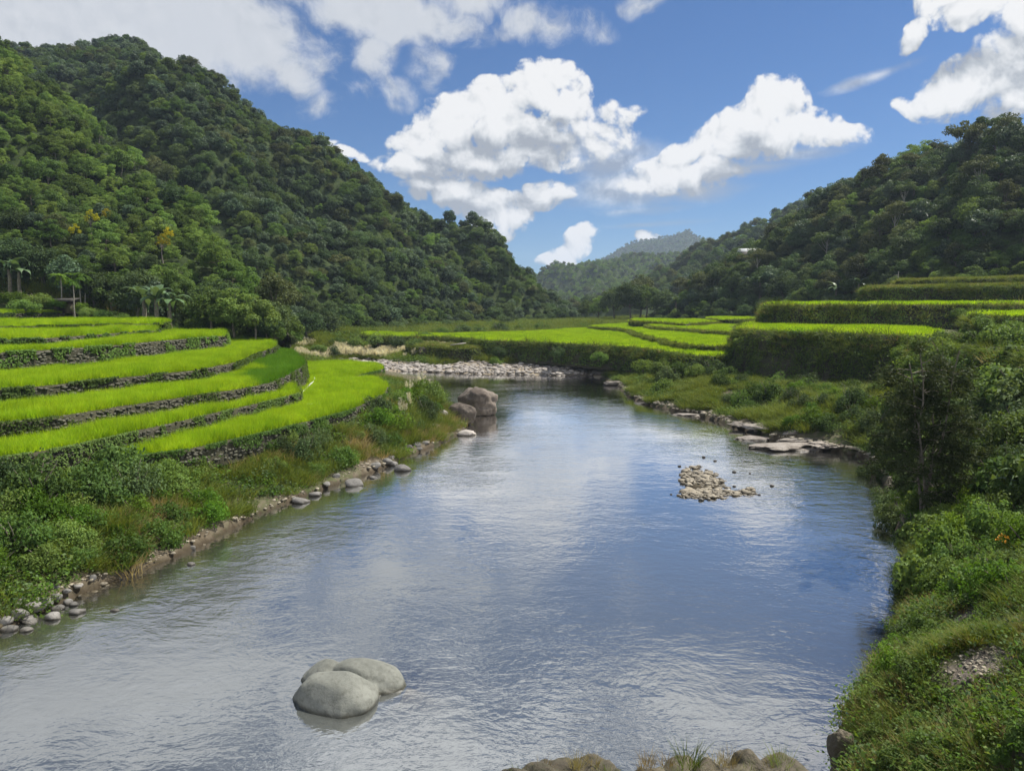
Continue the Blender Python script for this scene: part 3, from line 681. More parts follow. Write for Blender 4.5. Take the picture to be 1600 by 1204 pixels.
for j in sorted(chosen):
    zi, P, T, U, k, v, s, rz, st = recs[j]; cm, tm = TREES[k][v]
    size = 'small' if s < .8 else ('large' if s > 1.08 else 'mid-sized')
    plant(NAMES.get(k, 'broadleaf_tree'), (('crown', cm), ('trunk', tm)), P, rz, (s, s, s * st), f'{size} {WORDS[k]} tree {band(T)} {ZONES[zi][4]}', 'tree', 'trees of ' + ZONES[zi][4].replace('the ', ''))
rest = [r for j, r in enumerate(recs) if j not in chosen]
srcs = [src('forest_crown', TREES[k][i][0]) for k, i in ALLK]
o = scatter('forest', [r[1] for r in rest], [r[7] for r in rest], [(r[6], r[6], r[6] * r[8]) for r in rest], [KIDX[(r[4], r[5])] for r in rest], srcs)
tag(o, 'dense green forest covering the hillsides on both sides of the valley', 'forest', None, 'stuff')

# ================================================================= TERRACES
def ext_left(pts, px0):
    a, b = pts[0], pts[1]; k = (b[1] - a[1]) / (b[0] - a[0]); return [(px0, a[1] + k * (px0 - a[0]))] + list(pts)
def lp(pts, z): return np.array([at(px, py, z)[:2] for px, py in pts])
def ly(pts): return np.array([atd(px, 480, Y)[:2] for px, Y in pts])
P_ = {}
P_[1] = dict(z=2.6, zb=2.0, f=lp([(150, 722), (214, 716), (250, 711), (297, 705), (372, 688), (437, 673), (503, 655), (542, 645), (575, 632), (600, 618), (609, 604), (590, 595), (556, 592), (566, 586), (590, 581), (600, 577), (593, 571)], 2.6),
             c=lp([(525, 568), (481, 570), (455, 562), (300, 600), (100, 650), (90, 690)], 2.6), nm='lowest riverside rice paddy', st=.17)
P_[2] = dict(z=3.4, zb=2.4, f=lp(ext_left([(0, 719), (87, 706), (175, 686), (262, 666), (350, 645), (381, 638), (437, 625), (470, 616)], -260) + [(464, 606)], 3.4), c=lp([(440, 600), (-260, 600)], 3.4), nm='second rice paddy up from the river', st=.17)
P_[3] = dict(z=4.2, zb=2.4, f=lp(ext_left([(0, 664), (87, 655), (175, 640), (262, 627), (350, 614), (394, 607), (429, 599), (464, 581), (478, 571)], -260) + [(474, 562), (464, 557)], 4.2), c=lp([(450, 552), (-260, 560)], 4.2), nm='third rice paddy up from the river', st=.17)
P_[4] = dict(z=5.0, zb=4.0, f=lp(ext_left([(0, 612), (87, 604), (175, 594), (262, 585), (306, 581), (350, 572), (381, 565), (396, 555), (428, 545), (434, 541)], -260) + [(424, 537)], 5.0), c=lp([(360, 530), (-260, 530)], 5.0), nm='wide fourth rice paddy below the spur', st=.19)
P_[5] = dict(z=6.3, zb=4.8, f=lp(ext_left([(0, 553), (87, 548), (175, 542), (262, 533), (306, 530), (352, 526)], -260) + [(356, 523)], 6.3), c=lp([(340, 522), (-260, 522)], 6.3), nm='fifth rice paddy under the wooded spur', st=.24)
P_[6] = dict(z=6.9, zb=6.0, f=lp(ext_left([(0, 533), (66, 531), (131, 526), (197, 521), (245, 518)], -260) + [(252, 515)], 6.9), c=lp([(250, 512), (-260, 512)], 6.9), nm='narrow sixth rice paddy at left', st=.24)
P_[7] = dict(z=7.4, zb=6.6, f=lp(ext_left([(0, 511), (87, 511), (153, 509), (200, 507.5), (258, 507)], -260) + [(264, 505)], 7.4), c=lp([(262, 503), (-260, 503)], 7.4), nm='narrow seventh rice paddy at left', st=.28)
P_[8] = dict(z=8.2, zb=7.1, f=lp(ext_left([(0, 491), (60, 490.5), (116, 490)], -260) + [(119, 488.6)], 8.2), c=lp([(118, 488), (-260, 487)], 8.2), nm='topmost left paddy beside the hut', st=.28)
Q_ = {}
Q_['F0'] = dict(z=2.9, zb=1.0, f=lp([(640, 540), (655, 543), (672, 541.5), (700, 545), (730, 545.5), (760, 544)], 2.9), c=lp([(760, 530), (640, 530)], 2.9), nm='small empty plot above the gravel beach', style='dark', rice=0)
Q_['F1'] = dict(z=4.0, zb=1.4, f=lp([(540, 519), (575, 524), (600, 527), (640, 526.5), (675, 526), (725, 529), (750, 532), (800, 534), (825, 535), (900, 538), (964, 542), (996, 544), (1047, 551), (1080, 556), (1124, 557.5), (1170, 553)], 4.0), c=lp([(1170, 545), (1010, 512), (922, 513), (850, 518), (775, 521), (675, 523.3)], 4.0), nm='broad rice flat beyond the gravel beach')
Q_['F2'] = dict(z=4.75, zb=3.8, f=lp([(922, 511), (940, 512.5), (960, 513), (985, 517), (994, 521), (1010, 526), (1032, 531), (1055, 536.5), (1075, 540), (1106, 542.5), (1150, 541)], 4.75), c=lp([(1180, 540), (1190, 507), (960, 507)], 4.75), nm='rice flat with the stepped bund')
Q_['F3'] = dict(z=5.5, zb=4.5, f=lp([(1010, 508), (1017, 511), (1049, 513), (1081, 516), (1112, 518), (1165, 520)], 5.5), c=lp([(1190, 510), (1190, 505), (1040, 506)], 5.5), nm='rice flat behind the straight bund')
Q_['F4'] = dict(z=6.1, zb=5.2, f=lp([(985, 501.5), (996, 503), (1027, 504), (1064, 507), (1095, 506), (1130, 503.5)], 6.1), c=lp([(1130, 498), (1006, 497.5)], 6.1), nm='farthest rice flat at the valley mouth')
Q_['F5'] = dict(z=6.6, zb=5.4, f=lp([(1108, 498.5), (1125, 500), (1187, 499.5), (1215, 499)], 6.6), c=lp([(1215, 495), (1108, 495)], 6.6), nm='small raised rice plot under the right hill')
Q_['H'] = dict(z=2.7, zb=.4, f=lp([(1000, 562), (1050, 571), (1100, 577), (1170, 579), (1240, 582), (1300, 592), (1345, 604)], 2.7), c=lp([(1400, 575), (1300, 566), (1120, 563), (1020, 556)], 2.7), nm='low grassy step above the riverbank', rice=0)
Q_['R1'] = dict(z=6.7, zb=2.0, f=np.concatenate([lp([(1190, 502), (1165, 508), (1151, 515), (1225, 518.5), (1319, 521), (1412, 524.5), (1437, 528), (1480, 536), (1540, 546), (1620, 557), (1800, 575)], 6.7)]), c=np.array([(95, 40), (95, 130), (50, 130)]), nm='long rice terrace above the tall green wall', bat=.52)
Q_['R15'] = dict(z=8.2, zb=6.4, f=lp([(1532, 490), (1513, 494), (1560, 495.5), (1620, 497), (1800, 502)], 8.2), c=np.array([(95, 40), (95, 130), (62, 130)]), nm='short terrace step at the right edge')
Q_['R2'] = dict(z=9.2, zb=6.4, f=ly([(1225, 125), (1205, 104), (1195, 91), (1225, 87.5), (1350, 84), (1490, 80), (1544, 78), (1700, 72), (1900, 66)]), c=np.array([(110, 66), (110, 150), (60, 150)]), nm='upper right rice terrace', bat=.42)
Q_['R3'] = dict(z=11.5, zb=9.0, f=ly([(1400, 140), (1362, 118), (1347, 107), (1366, 103), (1450, 99), (1600, 92), (1800, 84), (2000, 78)]), c=np.array([(120, 80), (120, 150), (80, 150)]), nm='second highest right terrace', rice=.5)
Q_['R4'] = dict(z=12.8, zb=11.2, f=ly([(1430, 132), (1400, 120), (1398, 114), (1500, 108), (1600, 102), (1800, 94), (2000, 88)]), c=np.array([(120, 90), (120, 150), (85, 150)]), nm='topmost right terrace below the trees', rice=.3)

def poly_top(name, poly, z, mat):
    tri = geometry.tessellate_polygon([[Vector((p[0], p[1], 0)) for p in poly]])
    return make_mesh(name, [(p[0], p[1], z) for p in poly], [[list(t) for t in tri]] if False else np.array([list(t) for t in tri]), mat)
def wall_frame(f, step):
    p = resample(f, step); d = np.gradient(p, axis=0); d /= np.linalg.norm(d, axis=1, keepdims=True) + 1e-9
    return p, np.stack([d[:, 1], -d[:, 0]], 1), d
def wall_sheet(f, zt, zb, bat, mat, name, seed=0, amp=.1, cap=.5, fq=1.3):
    p, n, d = wall_frame(f, .4); rows = []; k = 7
    for i in range(k + 1):
        u = i / k; z = zt + (zb - zt) * u; q = p + n * ((zt - z) * bat)
        v = np.concatenate([q, np.full((len(q), 1), z)], 1); v[:, :2] += n * (fbm(v * fq, seed, 3) * amp)[:, None]; rows.append(v)
    top = np.concatenate([p - n * cap, np.full((len(p), 1), zt + .03)], 1); rim = np.concatenate([p, np.full((len(p), 1), zt + .06)], 1)
    V = np.concatenate([top[None], rim[None], np.array(rows)[1:]])
    return make_mesh(name, V.reshape(-1, 3), grid_faces(V.shape[0], V.shape[1]), mat, True)
def visible_part(p, z, m=240):
    x, y, dd = proj(np.concatenate([p, np.full((len(p), 1), z)], 1)); return (x > -m) & (x < 1600 + m) & (dd > 1)
def stone_wall(key, w, seed):
    rng = np.random.default_rng(seed); f = smooth_line(w['f'], 1); zt, zb = w['z'] + .05, w['zb']; st = w['st']; bag = Bag(); iv, iF = ico(1)
    p, n, d = wall_frame(f, .05); L = len(p); vis = visible_part(p, zt)
    z = zt
    while z > zb - .05:
        h = st * rng.uniform(.5, .8); i = 0
        while i < L - 2:
            ln = st * rng.uniform(.7, 2.3); j = min(L - 1, int(i + ln / .05)); c = (i + j) // 2
            if vis[c] and rng.random() > .12:
                V = iv * np.array([ln * .54, st * .42 * rng.uniform(.7, 1.2), h * .56]) * rng.uniform(.85, 1.1)
                V = V * (1 + .4 * vnoise(iv * 1.7 + rng.uniform(0, 99, 3), 3))[:, None]
                R2 = np.array([[d[c, 0], -n[c, 0]], [d[c, 1], -n[c, 1]]]); a = rng.normal() * .12
                Vz = V[:, 2] * math.cos(a) + V[:, 0] * math.sin(a); xy = V[:, :2] @ R2.T
                zz = z - h * .5 + rng.normal() * .03
                o2 = p[c] + n[c] * ((zt - zz) * .12 + rng.normal() * .045)
                bag.add(np.concatenate([xy + o2, (Vz + zz)[:, None]], 1), iF)
            i = j + 1
        z -= h * .95
    me = both(wall_sheet(f - 0, zt - .02, zb - .4, .12, M['wallback'], 'sheet', seed, .05), bag.mesh('stones', M['wallstone'], False), 'terrace_wall')
    o = link('terrace_wall', me)
    # weeds that hang over the rim and root between the stones
    lb = Bag(); k = np.nonzero(vis)[0]
    if len(k):
        wn = int(len(k) * .05 * (230 if key > 2 else 300)); c = k[rng.integers(len(k), size=wn)]; u = rng.random(wn) ** 2.2
        keep = fbm(np.stack([p[c, 0], p[c, 1], u * 2], 1) * .8, 40 + key, 3) > -.12; c, u = c[keep], u[keep]; m_ = len(c)
        P = np.concatenate([p[c] + n[c] * (.06 + .13 * (zt - zb) * u + .12 * rng.random(m_))[:, None], (zt + .1 - (zt - zb) * u)[:, None]], 1)
        leaves(lb, P, np.concatenate([n[c], np.full((m_, 1), .7)], 1) + rng.normal(size=(m_, 3)) * .5, .13 if key < 4 else .2, rng, .5)
        link('weeds', lb.mesh('wall_weeds', M['vine' if key % 2 else 'mid']), o)
    tag(o, w['lab'], 'wall', 'dry stone terrace walls on the left bank', 'thing')
labs = {1: 'low stone rim of the lowest riverside paddy, just above the left bank', 2: 'dark stone wall between the lowest two rice paddies at left', 3: 'stone wall under the third paddy, tallest at its rounded right end', 4: 'long stone wall under the wide fourth rice paddy at left',
        5: 'stone wall under the fifth paddy in front of the wooded spur', 6: 'thin stone wall under the narrow sixth paddy at left', 7: 'thin grassy stone wall under the seventh paddy at left', 8: 'short stone wall of the topmost left paddy in front of the hut'}
for k, w in P_.items(): w['lab'] = labs[k]; stone_wall(k, w, 300 + k)

qlabs = {'F0': 'dark low retaining wall above the gravel beach across the river', 'F1': 'long grassy wall edging the broad rice flat beyond the gravel beach', 'F2': 'stepped grassy bund zigzagging across the far rice flats', 'F3': 'straight dark bund across the far rice flat', 'F4': 'farthest low bund near the dark trees at the valley mouth',
         'F5': 'short bund of the raised plot beneath the right hill', 'H': 'low vine-covered wall between riverbank grass and the tall green wall', 'R1': 'tall leaning terrace wall thickly covered in green creeper', 'R15': 'short shrubby terrace wall at the right edge of the view', 'R2': 'long grass-covered wall of the upper right rice terrace',
         'R3': 'second highest green terrace wall on the right', 'R4': 'highest thin green terrace wall below the right hillside trees'}
def green_wall(key, w, seed):
    rng = np.random.default_rng(seed); f = smooth_line(w['f'], 1); zt, zb = w['z'], w['zb']; bat = w.get('bat', .34)
    o = link('terrace_wall', wall_sheet(f, zt, zb - .3, bat, M['wallback'], 'terrace_wall', seed, .42, .9, .38)); tag(o, qlabs[key], 'wall', 'green terrace walls across the river', 'thing')
    p, n, d = wall_frame(f, .1); vis = np.nonzero(visible_part(p, zt, 260))[0]
    if not len(vis): return
    dist = np.median(p[vis, 1]); lf = min(.30, max(.14, dist * .0022)); area = len(vis) * .1 * (zt - zb); cnt = min(60000, int(area * 3.6 / lf ** 2))
    for pn, mat, fr, lo in (('creeper', 'vine', .62, 0), ('mid_leaves', 'mid', .3, 0), ('grass_fringe', 'grass', .22, 1)):  # creeper mixed with mid green leaves, grass along the rim
        m_ = int(cnt * fr) if not lo else int(len(vis) * .1 * 110 / (lf / .15)); c = vis[rng.integers(len(vis), size=m_)]
        u = rng.random(m_) if not lo else rng.random(m_) ** 2.5 * .75; b = Bag()
        q = np.stack([p[c, 0], p[c, 1], zt - u * (zt - zb)], 1); lump = np.maximum(fbm(q * .9, seed + 21, 3) * .5 + fbm(q * 2.1, seed + 3, 2) * .25, 0)
        keep = (fbm(q * .7, seed + (11 if mat == 'mid' else 5), 3) > (-.35 if mat == 'vine' else -.1)) | bool(lo); c, u, q, lump = c[keep], u[keep], q[keep], lump[keep]; m_ = len(c)
        vq = q.copy(); vq[:, :2] += n[c] * ((zt - q[:, 2]) * bat)[:, None]; lump = lump * .6 + fbm(vq * .38, seed, 3) * .42
        P = q.copy(); P[:, :2] += n[c] * ((zt - q[:, 2]) * bat + lump + .16 + .22 * rng.random(m_))[:, None]
        nn = np.concatenate([n[c] * .8, np.full((m_, 1), 1.0)], 1) + rng.normal(size=(m_, 3)) * .6
        if lo:
            P[:, 2] += .12 * rng.random(m_) + .05; leaves(b, P, nn, lf * 3.0, rng, .11, .03, np.concatenate([n[c] * .9, rng.uniform(-.9, .9, (m_, 1))], 1) + rng.normal(size=(m_, 3)) * .5)
        else: leaves(b, P, nn, lf, rng, .65)
        link(pn, b.mesh(pn, M['olive' if (w.get('style') == 'dark' and mat == 'vine') else mat]), o)
for i, (k, w) in enumerate(Q_.items()): green_wall(k, w, 330 + i)

allm = [(w['z'], np.concatenate([w['f'], w['c']]), w, k) for k, w in list(P_.items()) + list(Q_.items())]
rng = np.random.default_rng(17)
for z, poly, w, k in allm:
    o = link('paddy_ground', poly_top('paddy_ground', poly, z, M['mud'])); tag(o, 'muddy floor of the ' + w['nm'], None, None, 'structure')
    rich = w.get('rice', 1)
    x0, y0 = poly.min(0); x1, y1 = poly.max(0); far = not isinstance(k, int)
    den = (9 if k in ('R1', 'R2', 'R15', 'R3', 'R4', 'H') else 5.5) if far else (26 if k <= 5 else 14)
    # only where the paddy can be seen: not under the next terrace, not far outside the view
    n = int((x1 - x0) * (y1 - y0) * den); X = rng.uniform(x0, x1, n); Y = rng.uniform(y0, y1, n)
    qx, qy, qd = proj(np.stack([X, Y, X * 0 + z], 1)); ok = (qx > -260) & (qx < 1860) & inside(X, Y, poly) & (qy < 1300)
    X, Y, qx = X[ok], Y[ok], qx[ok]
    for z2, p2, w2, k2 in allm:
        if z2 > z and isinstance(k2, int) == isinstance(k, int): c = ~inside(X, Y, p2); X, Y, qx = X[c], Y[c], qx[c]
    fd = seg_dist(X, Y, w['f'], False)
    if k in ('R1', 'R2', 'R3', 'R4', 'R15', 'F4', 'F5'): c = fd < 16; X, Y, fd, qx = X[c], Y[c], fd[c], qx[c]
    if True: c = fd > (.45 + .35 * rng.random(len(X)) if far else .22 + .12 * rng.random(len(X))); X, Y, fd, qx = X[c], Y[c], fd[c], qx[c]
    if not far and k in (6, 7, 8): c = fd < 14; X, Y, fd, qx = X[c], Y[c], fd[c], qx[c]
    if k == 8: c = (qx < 92 + 3 * rng.normal(size=len(X))); X, Y, fd, qx = X[c], Y[c], fd[c], qx[c]
    if k == 'R1': c = (qx < 1445 + 8 * rng.normal(size=len(X))); X, Y, fd, qx = X[c], Y[c], fd[c], qx[c]
    n = len(X)
    if n == 0: continue
    if rich < 1:
        sc = rng.uniform(.5, 1.1, n); so = GRASS; idx = rng.integers(0, 4, n)
        o = scatter('grass', np.stack([X, Y, X * 0 + z + .02], 1), rng.uniform(0, 6.28, n), sc * 1.6, idx, so); tag(o, 'short grass growing on the ' + w['nm'], 'grass', None, 'stuff'); continue
    hv = 1 + .3 * fbm(np.stack([X, Y, 0 * X], 1) * .5, 8, 3) + .12 * rng.normal(size=n)
    hv = np.clip(hv, .5, 1.5); so = (RICE_F if far else RICE); idx = rng.integers(0, len(so), n)
    if k == 3:      # the deep green nursery corner at the rounded end of the third paddy
        so = RICE + RICE_D; deep = (qx > 385 + 25 * fbm(np.stack([X, Y, 0 * X], 1) * .3, 2, 2)) ; idx = np.where(deep, 4 + rng.integers(0, 3, n), idx)
    o = scatter('rice', np.stack([X, Y, X * 0 + z - .02], 1), rng.uniform(0, 6.28, n), np.stack([np.full(n, 1.0), np.full(n, 1.0), hv], 1), idx, so, rng.normal(size=(n, 2)) * .06)
    tag(o, 'bright green young rice growing in the ' + w['nm'], 'rice', None, 'stuff')

HP, HS, HT = [], [], []
for k in ('R1', 'R2', 'R3', 'R4', 'R15', 'F1', 'F2', 'F3'):
    w = Q_[k]; p, n, d = wall_frame(smooth_line(w['f'], 1), .12); v_ = np.nonzero(visible_part(p, w['z']))[0]; big = fbm(np.concatenate([p * .35, 0 * p[:, :1]], 1), 61, 3)
    c = v_[rng.random(len(v_)) < (.30 + .45 * np.clip(big[v_], -.6, .6))]; u = rng.random(len(c)) ** 2 * .55 * (w['z'] - w['zb']); q = p[c] + n[c] * (u * w.get('bat', .34) + .12 + .2 * rng.random(len(c)))[:, None]
    HP.append(np.concatenate([q, (w['z'] - u - .05)[:, None]], 1)); HS.append(rng.uniform(1.0, 2.3, len(c)) * (.6 if k in ('F2', 'F3') else 1)); HT.append(np.stack([-n[c, 1], n[c, 0]], 1) * rng.uniform(.2, .9, (len(c), 1)))
HP, HS, HT = np.concatenate(HP), np.concatenate(HS), np.concatenate(HT)
o = scatter('grass', HP, rng.uniform(0, .4, len(HP)), HS, rng.choice(6, len(HP), p=[.26, .22, .22, .1, .1, .1]), GRASS + [weed(244, 'vine'), weed(245, 'mid')], HT); tag(o, 'long grass and weeds hanging over the rims of the right terraces', 'grass', None, 'stuff')

# ================================================================= STONES AND BOULDERS
def rock_mesh(name, seed, mat, sub=4, amp=.28, flat=1.0, facet=.5, freq=1.1):
    v, f = ico(sub); rng = np.random.default_rng(seed); off = rng.uniform(0, 99, 3)
    r = 1 + amp * fbm(v * freq + off, seed, 4, .5)
    V = v * r[:, None]
    for k in range(int(7 * facet)):      # a few broken faces
        d = rng.normal(size=3); d[2] = d[2] * .8 + .2; d /= np.linalg.norm(d); lim = rng.uniform(.66, .92); h = V @ d
        V = V - np.maximum(h - lim, 0)[:, None] * d * .8
    V[:, 2] *= flat; return V, f
STV = [make_mesh('stone_shape', *rock_mesh('', 400 + i, None, 3, .2, .8, .5), M['stone'], True) for i in range(6)]
PEB = [make_mesh('pebble_shape', *rock_mesh('', 420 + i, None, 2, .22, .75, .5), M['gravel'], True) for i in range(4)]
rng = np.random.default_rng(5)
def stone(px, py, w, h, label, group, mesh=None, name='stone', sink=.44, rz=None, matz=None):
    """a stone whose base meets the ground or water at a pixel"""
    p = hit(px, py + h * .45); sc = p[1] / F; rx = w * .5 * sc; rz_ = max(h * .62 * sc, rx * .35)
    o = link(name, mesh or STV[int(rng.integers(6))]); o.location = (p[0], p[1] + rx * .4, p[2] + rz_ * (.62 - sink)); o.scale = (rx, rx * rng.uniform(.75, 1.05), rz_)
    o.rotation_euler = (rng.normal() * .08, rng.normal() * .08, rng.uniform(-.35, .35) if rz is None else rz); tag(o, label, 'stone' if name == 'stone' else 'boulder', group); return o
near_pile = [(31, 938, 22, 12, 'flat pale stone at the back of the pile on the near left shore'), (50, 939, 26, 13, 'dark grey oblong stone in the middle of the near left pile'), (71, 941, 20, 19, 'round grey stone in the near left pile'), (87, 933, 15, 14, 'upright bluish stone behind the round one in the near left pile'),
             (104, 931, 12, 8, 'small pale stone at the right end of the near left pile'), (105, 939, 19, 12, 'dark stone right of the round one in the near left pile'), (114, 943, 14, 10, 'half-sunk dark stone at the right end of the near left pile'), (117, 955, 25, 12, 'pale flat stone standing alone in the water beside the near left pile'), (89, 950, 22, 10, 'grey stone at the waterline of the near left pile'), (81, 961, 27, 16, 'wedge-shaped grey stone in the shallow water of the near left pile'),
             (51, 955, 31, 18, 'largest smooth pale stone of the near left pile'), (28, 960, 25, 18, 'brownish stone left of the largest one in the near left pile'), (44, 968, 29, 11, 'dark low stone in front of the largest one in the near left pile'), (7, 968, 23, 14, 'pale stone cut by the left picture edge'), (12, 981, 29, 14, 'flat grey stone nearest the viewer in the near left pile'), (39, 982, 19, 9, 'low pale stone in the water, in front of the near left pile'),
             (121, 918, 14, 7, 'white stone on the muddy shore above the near left pile'), (186, 904, 12, 6, 'pale flat stone alone at the muddy waterline'), (144, 900, 12, 12, 'leaning brown stone under the bushes of the muddy shore'), (81, 916, 10, 8, 'small stone among rubble behind the near left pile'), (90, 919, 7, 6, 'very small white stone behind the near left pile'), (178, 953, 14, 5, 'pale stone awash in the river off the near left pile')]
for px, py, w, h, lab in near_pile: stone(px, py, w, h, lab, 'stones along the left shore')
mid_st = [(300, 854, 11, 12, 'grey stone standing alone in the shallows below the bright bushes'), (297, 880, 14, 7, 'dark stone awash in the river below the bright bushes'), (467, 780, 30, 14, 'large dark rounded stone at the waterline of the grassy bank'), (491, 770, 21, 11, 'two-toned stone just above the dark rounded one at the waterline'), (553, 752, 31, 18, 'humped brown stone in the shallows halfway up the left shore'),
          (586, 729, 19, 11, 'pale angular stone in the shallows'), (628, 729, 26, 15, 'smooth light grey stone farthest out in the shallows'), (605, 722, 17, 10, 'brown stone beside the smooth light grey one'), (614, 722, 14, 12, 'small stone behind the smooth light grey one'), (612, 705, 19, 11, 'dark oblong stone at the foot of the left bank'), (626, 701, 13, 9, 'white stone among the cobbles at the foot of the bank'), (612, 691, 13, 9, 'grey cobble against the grassy bank'), (604, 694, 12, 10, 'leaning cobble against the grassy bank'),
          (651, 693, 16, 9, 'pale cobble at the right end of the row below the reeds'), (637, 696, 16, 9, 'brown cobble below the reeds'), (618, 698, 11, 10, 'small tan cobble between the white and the dark oblong stones'), (525, 742, 14, 10, 'grey cobble half hidden in bank grass'), (509, 754, 16, 7, 'flat cobble at the waterline left of the humped stone'), (628, 687, 16, 10, 'brown stone under the reeds'), (609, 713, 16, 7, 'flat pale stone at the waterline'), (655, 700, 11, 5, 'thin slab at the waterline below the reeds'), (583, 745, 12, 5, 'submerged pale stone off the left shore'), (664, 690, 12, 6, 'small flat stone on the sandy shore beside the reeds')]
for px, py, w, h, lab in mid_st: stone(px, py, w, h, lab, 'stones along the left shore')
for px, py, w, h, lab in [(709, 660, 11, 7, 'dark cobble under the dark boulder'), (721, 660, 10, 6, 'light cobble under the dark boulder'), (731, 660, 10, 7, 'greenish cobble under the dark boulder'), (716, 664, 9, 5, 'flat cobble in front of the dark boulder'), (690, 662, 10, 5, 'small stone on the sand left of the dark boulder'), (568, 593, 16, 7, 'pale stone in the earth notch of the riverside paddy'), (552, 596, 12, 6, 'brown stone at the left of the earth notch'), (588, 594, 14, 6, 'dark stone at the right of the earth notch'), (601, 590, 12, 7, 'stone at the outer end of the earth notch')]:
    stone(px, py, w, h, lab, None)
# boulders
def boulder(px, py, w, h, seed, mat, label, yr=.8, sink=.35, **kw):
    p = hit(px, py); sc = p[1] / F; rx = w * .5 * sc; rz_ = h * sc / (2 - sink * 1.2) * 1.05
    me = make_mesh('boulder', *rock_mesh('', seed, None, 5, **kw), M[mat], True); o = link('boulder', me)
    o.location = (p[0], p[1] + rx * yr * .8, p[2] + rz_ * (1 - sink) - .15); o.scale = (rx, rx * yr, rz_); tag(o, label, 'boulder'); return o
boulder(744, 651, 68, 46, 431, 'brown', 'largest brown fissured boulder on the left shore at the river bend', .8, .2, amp=.26, facet=.9, freq=1.3)
boulder(721, 658, 45, 30, 432, 'brown', 'dark rounded boulder leaning in front of the largest brown boulder', .7, .2, amp=.16, facet=.6)
boulder(690, 652, 20, 13, 433, 'slab', 'small pale boulder left of the dark rounded boulder', .8, .25, amp=.15)
boulder(727, 681, 34, 12, 434, 'slab', 'flat tan rock slab lying in the water below the dark boulder', .8, .5, amp=.2, facet=.9)
boulder(676, 668, 30, 8, 435, 'slab', 'thin grey rock shelf on the sand beside the reeds', .8, .5, amp=.2)
def lobes(name, parts, mat, seed, label, cat='boulder'):
    b = Bag()
    for i, (c, r, rz, tl) in enumerate(parts):
        V, f = rock_mesh('', seed + i, None, 5, .16 if mat == 'boulder' else .15, 1.0, .8 if mat == 'boulder' else .6, .95 if mat == 'boulder' else 1.5); V = V * np.array(r)
        Rm = np.array(Matrix.Rotation(rz, 3, 'Z') @ Matrix.Rotation(tl, 3, 'Y')); b.add(V @ Rm.T + np.array(c), f)
    o = link(name, b.mesh(name, M[mat], True)); tag(o, label, cat); return o
a_, b_, c_ = at(529, 1083, .1), at(584, 1059, .1), at(510, 1052, .1)
o = lobes('boulder', [((a_[0], a_[1], -.06), (1.02, .86, .68), -.12, .08), ((b_[0] - .08, b_[1] + .0, -.02), (1.02, .54, .5), -.26, .16), ((c_[0], c_[1] + .0, -.05), (.62, .55, .52), .5, -.1)], 'boulder', 440, 'large smooth pale grey boulder of three lobes in the river, nearest the viewer')
md = o.modifiers.new('merge', 'REMESH'); md.mode = 'VOXEL'; md.voxel_size = .03; md.use_smooth_shade = True; md = o.modifiers.new('soften', 'SMOOTH'); md.factor = .5; md.iterations = 5
def ledge(pxs, seed, label):
    r = np.random.default_rng(seed); parts = []
    for px in pxs: parts.append(((at(px, 1200, 2.0)[0], 10.85 + r.uniform(-.15, .2), .9 + r.uniform(-.05, .06)), (r.uniform(.5, .75), r.uniform(.6, .85), r.uniform(1.1, 1.2)), r.uniform(-.6, .6), r.uniform(-.06, .06)))
    o = lobes('boulder', parts, 'earth', seed, label); md = o.modifiers.new('merge', 'REMESH'); md.mode = 'VOXEL'; md.voxel_size = .035; md.use_smooth_shade = True
ledge((800, 838, 880, 922, 958), 450, 'low earthy rock ledge at the bottom edge, left of the gap')
ledge((1002, 1034, 1070, 1112, 1150, 1190, 1228), 454, 'grass-topped rock ledge at the bottom edge, right of the gap')
boulder(1322, 1200, 40, 60, 460, 'earth', 'dark mossy rock sticking out of the grassy bank at bottom right', 1.0, .1, amp=.3)
boulder(1372, 1098, 30, 24, 461, 'earth', 'small dark rock at the waterline under the near right bank', .9, .3, amp=.3)
for px, py, w, h, sd, lab in ((1232, 705, 118, 18, 470, 'broadest low grey rock shelf at the right waterline'), (1180, 688, 60, 12, 471, 'left tip of the low rock shelf off the right bank'), (1300, 706, 60, 10, 472, 'pale thin rock slab at the right end of the shelf'), (1262, 690, 80, 9, 473, 'pale middle rock slab between pools on the right bank'), (1215, 670, 90, 10, 474, 'long pale rock slab upstream on the right bank'), (1165, 664, 46, 8, 475, 'small pale slab at the upstream end of the right rock shelf'), (1275, 705, 40, 12, 476, 'dark hump in the middle of the right rock shelf'), (1250, 676, 40, 8, 477, 'cracked tan slab behind the pools on the right bank'),
                              (965, 600, 36, 8, 478, 'reddish rock ledge at the bend of the right bank'), (1010, 632, 40, 8, 479, 'low earthy ledge of the grassy right shore'), (1090, 652, 70, 9, 480, 'grey ledge under the grassy right shore')):
    boulder(px, py, w, h * .62, sd, 'shelf', lab, .62, .5, amp=.42, facet=1.0, freq=2.2)
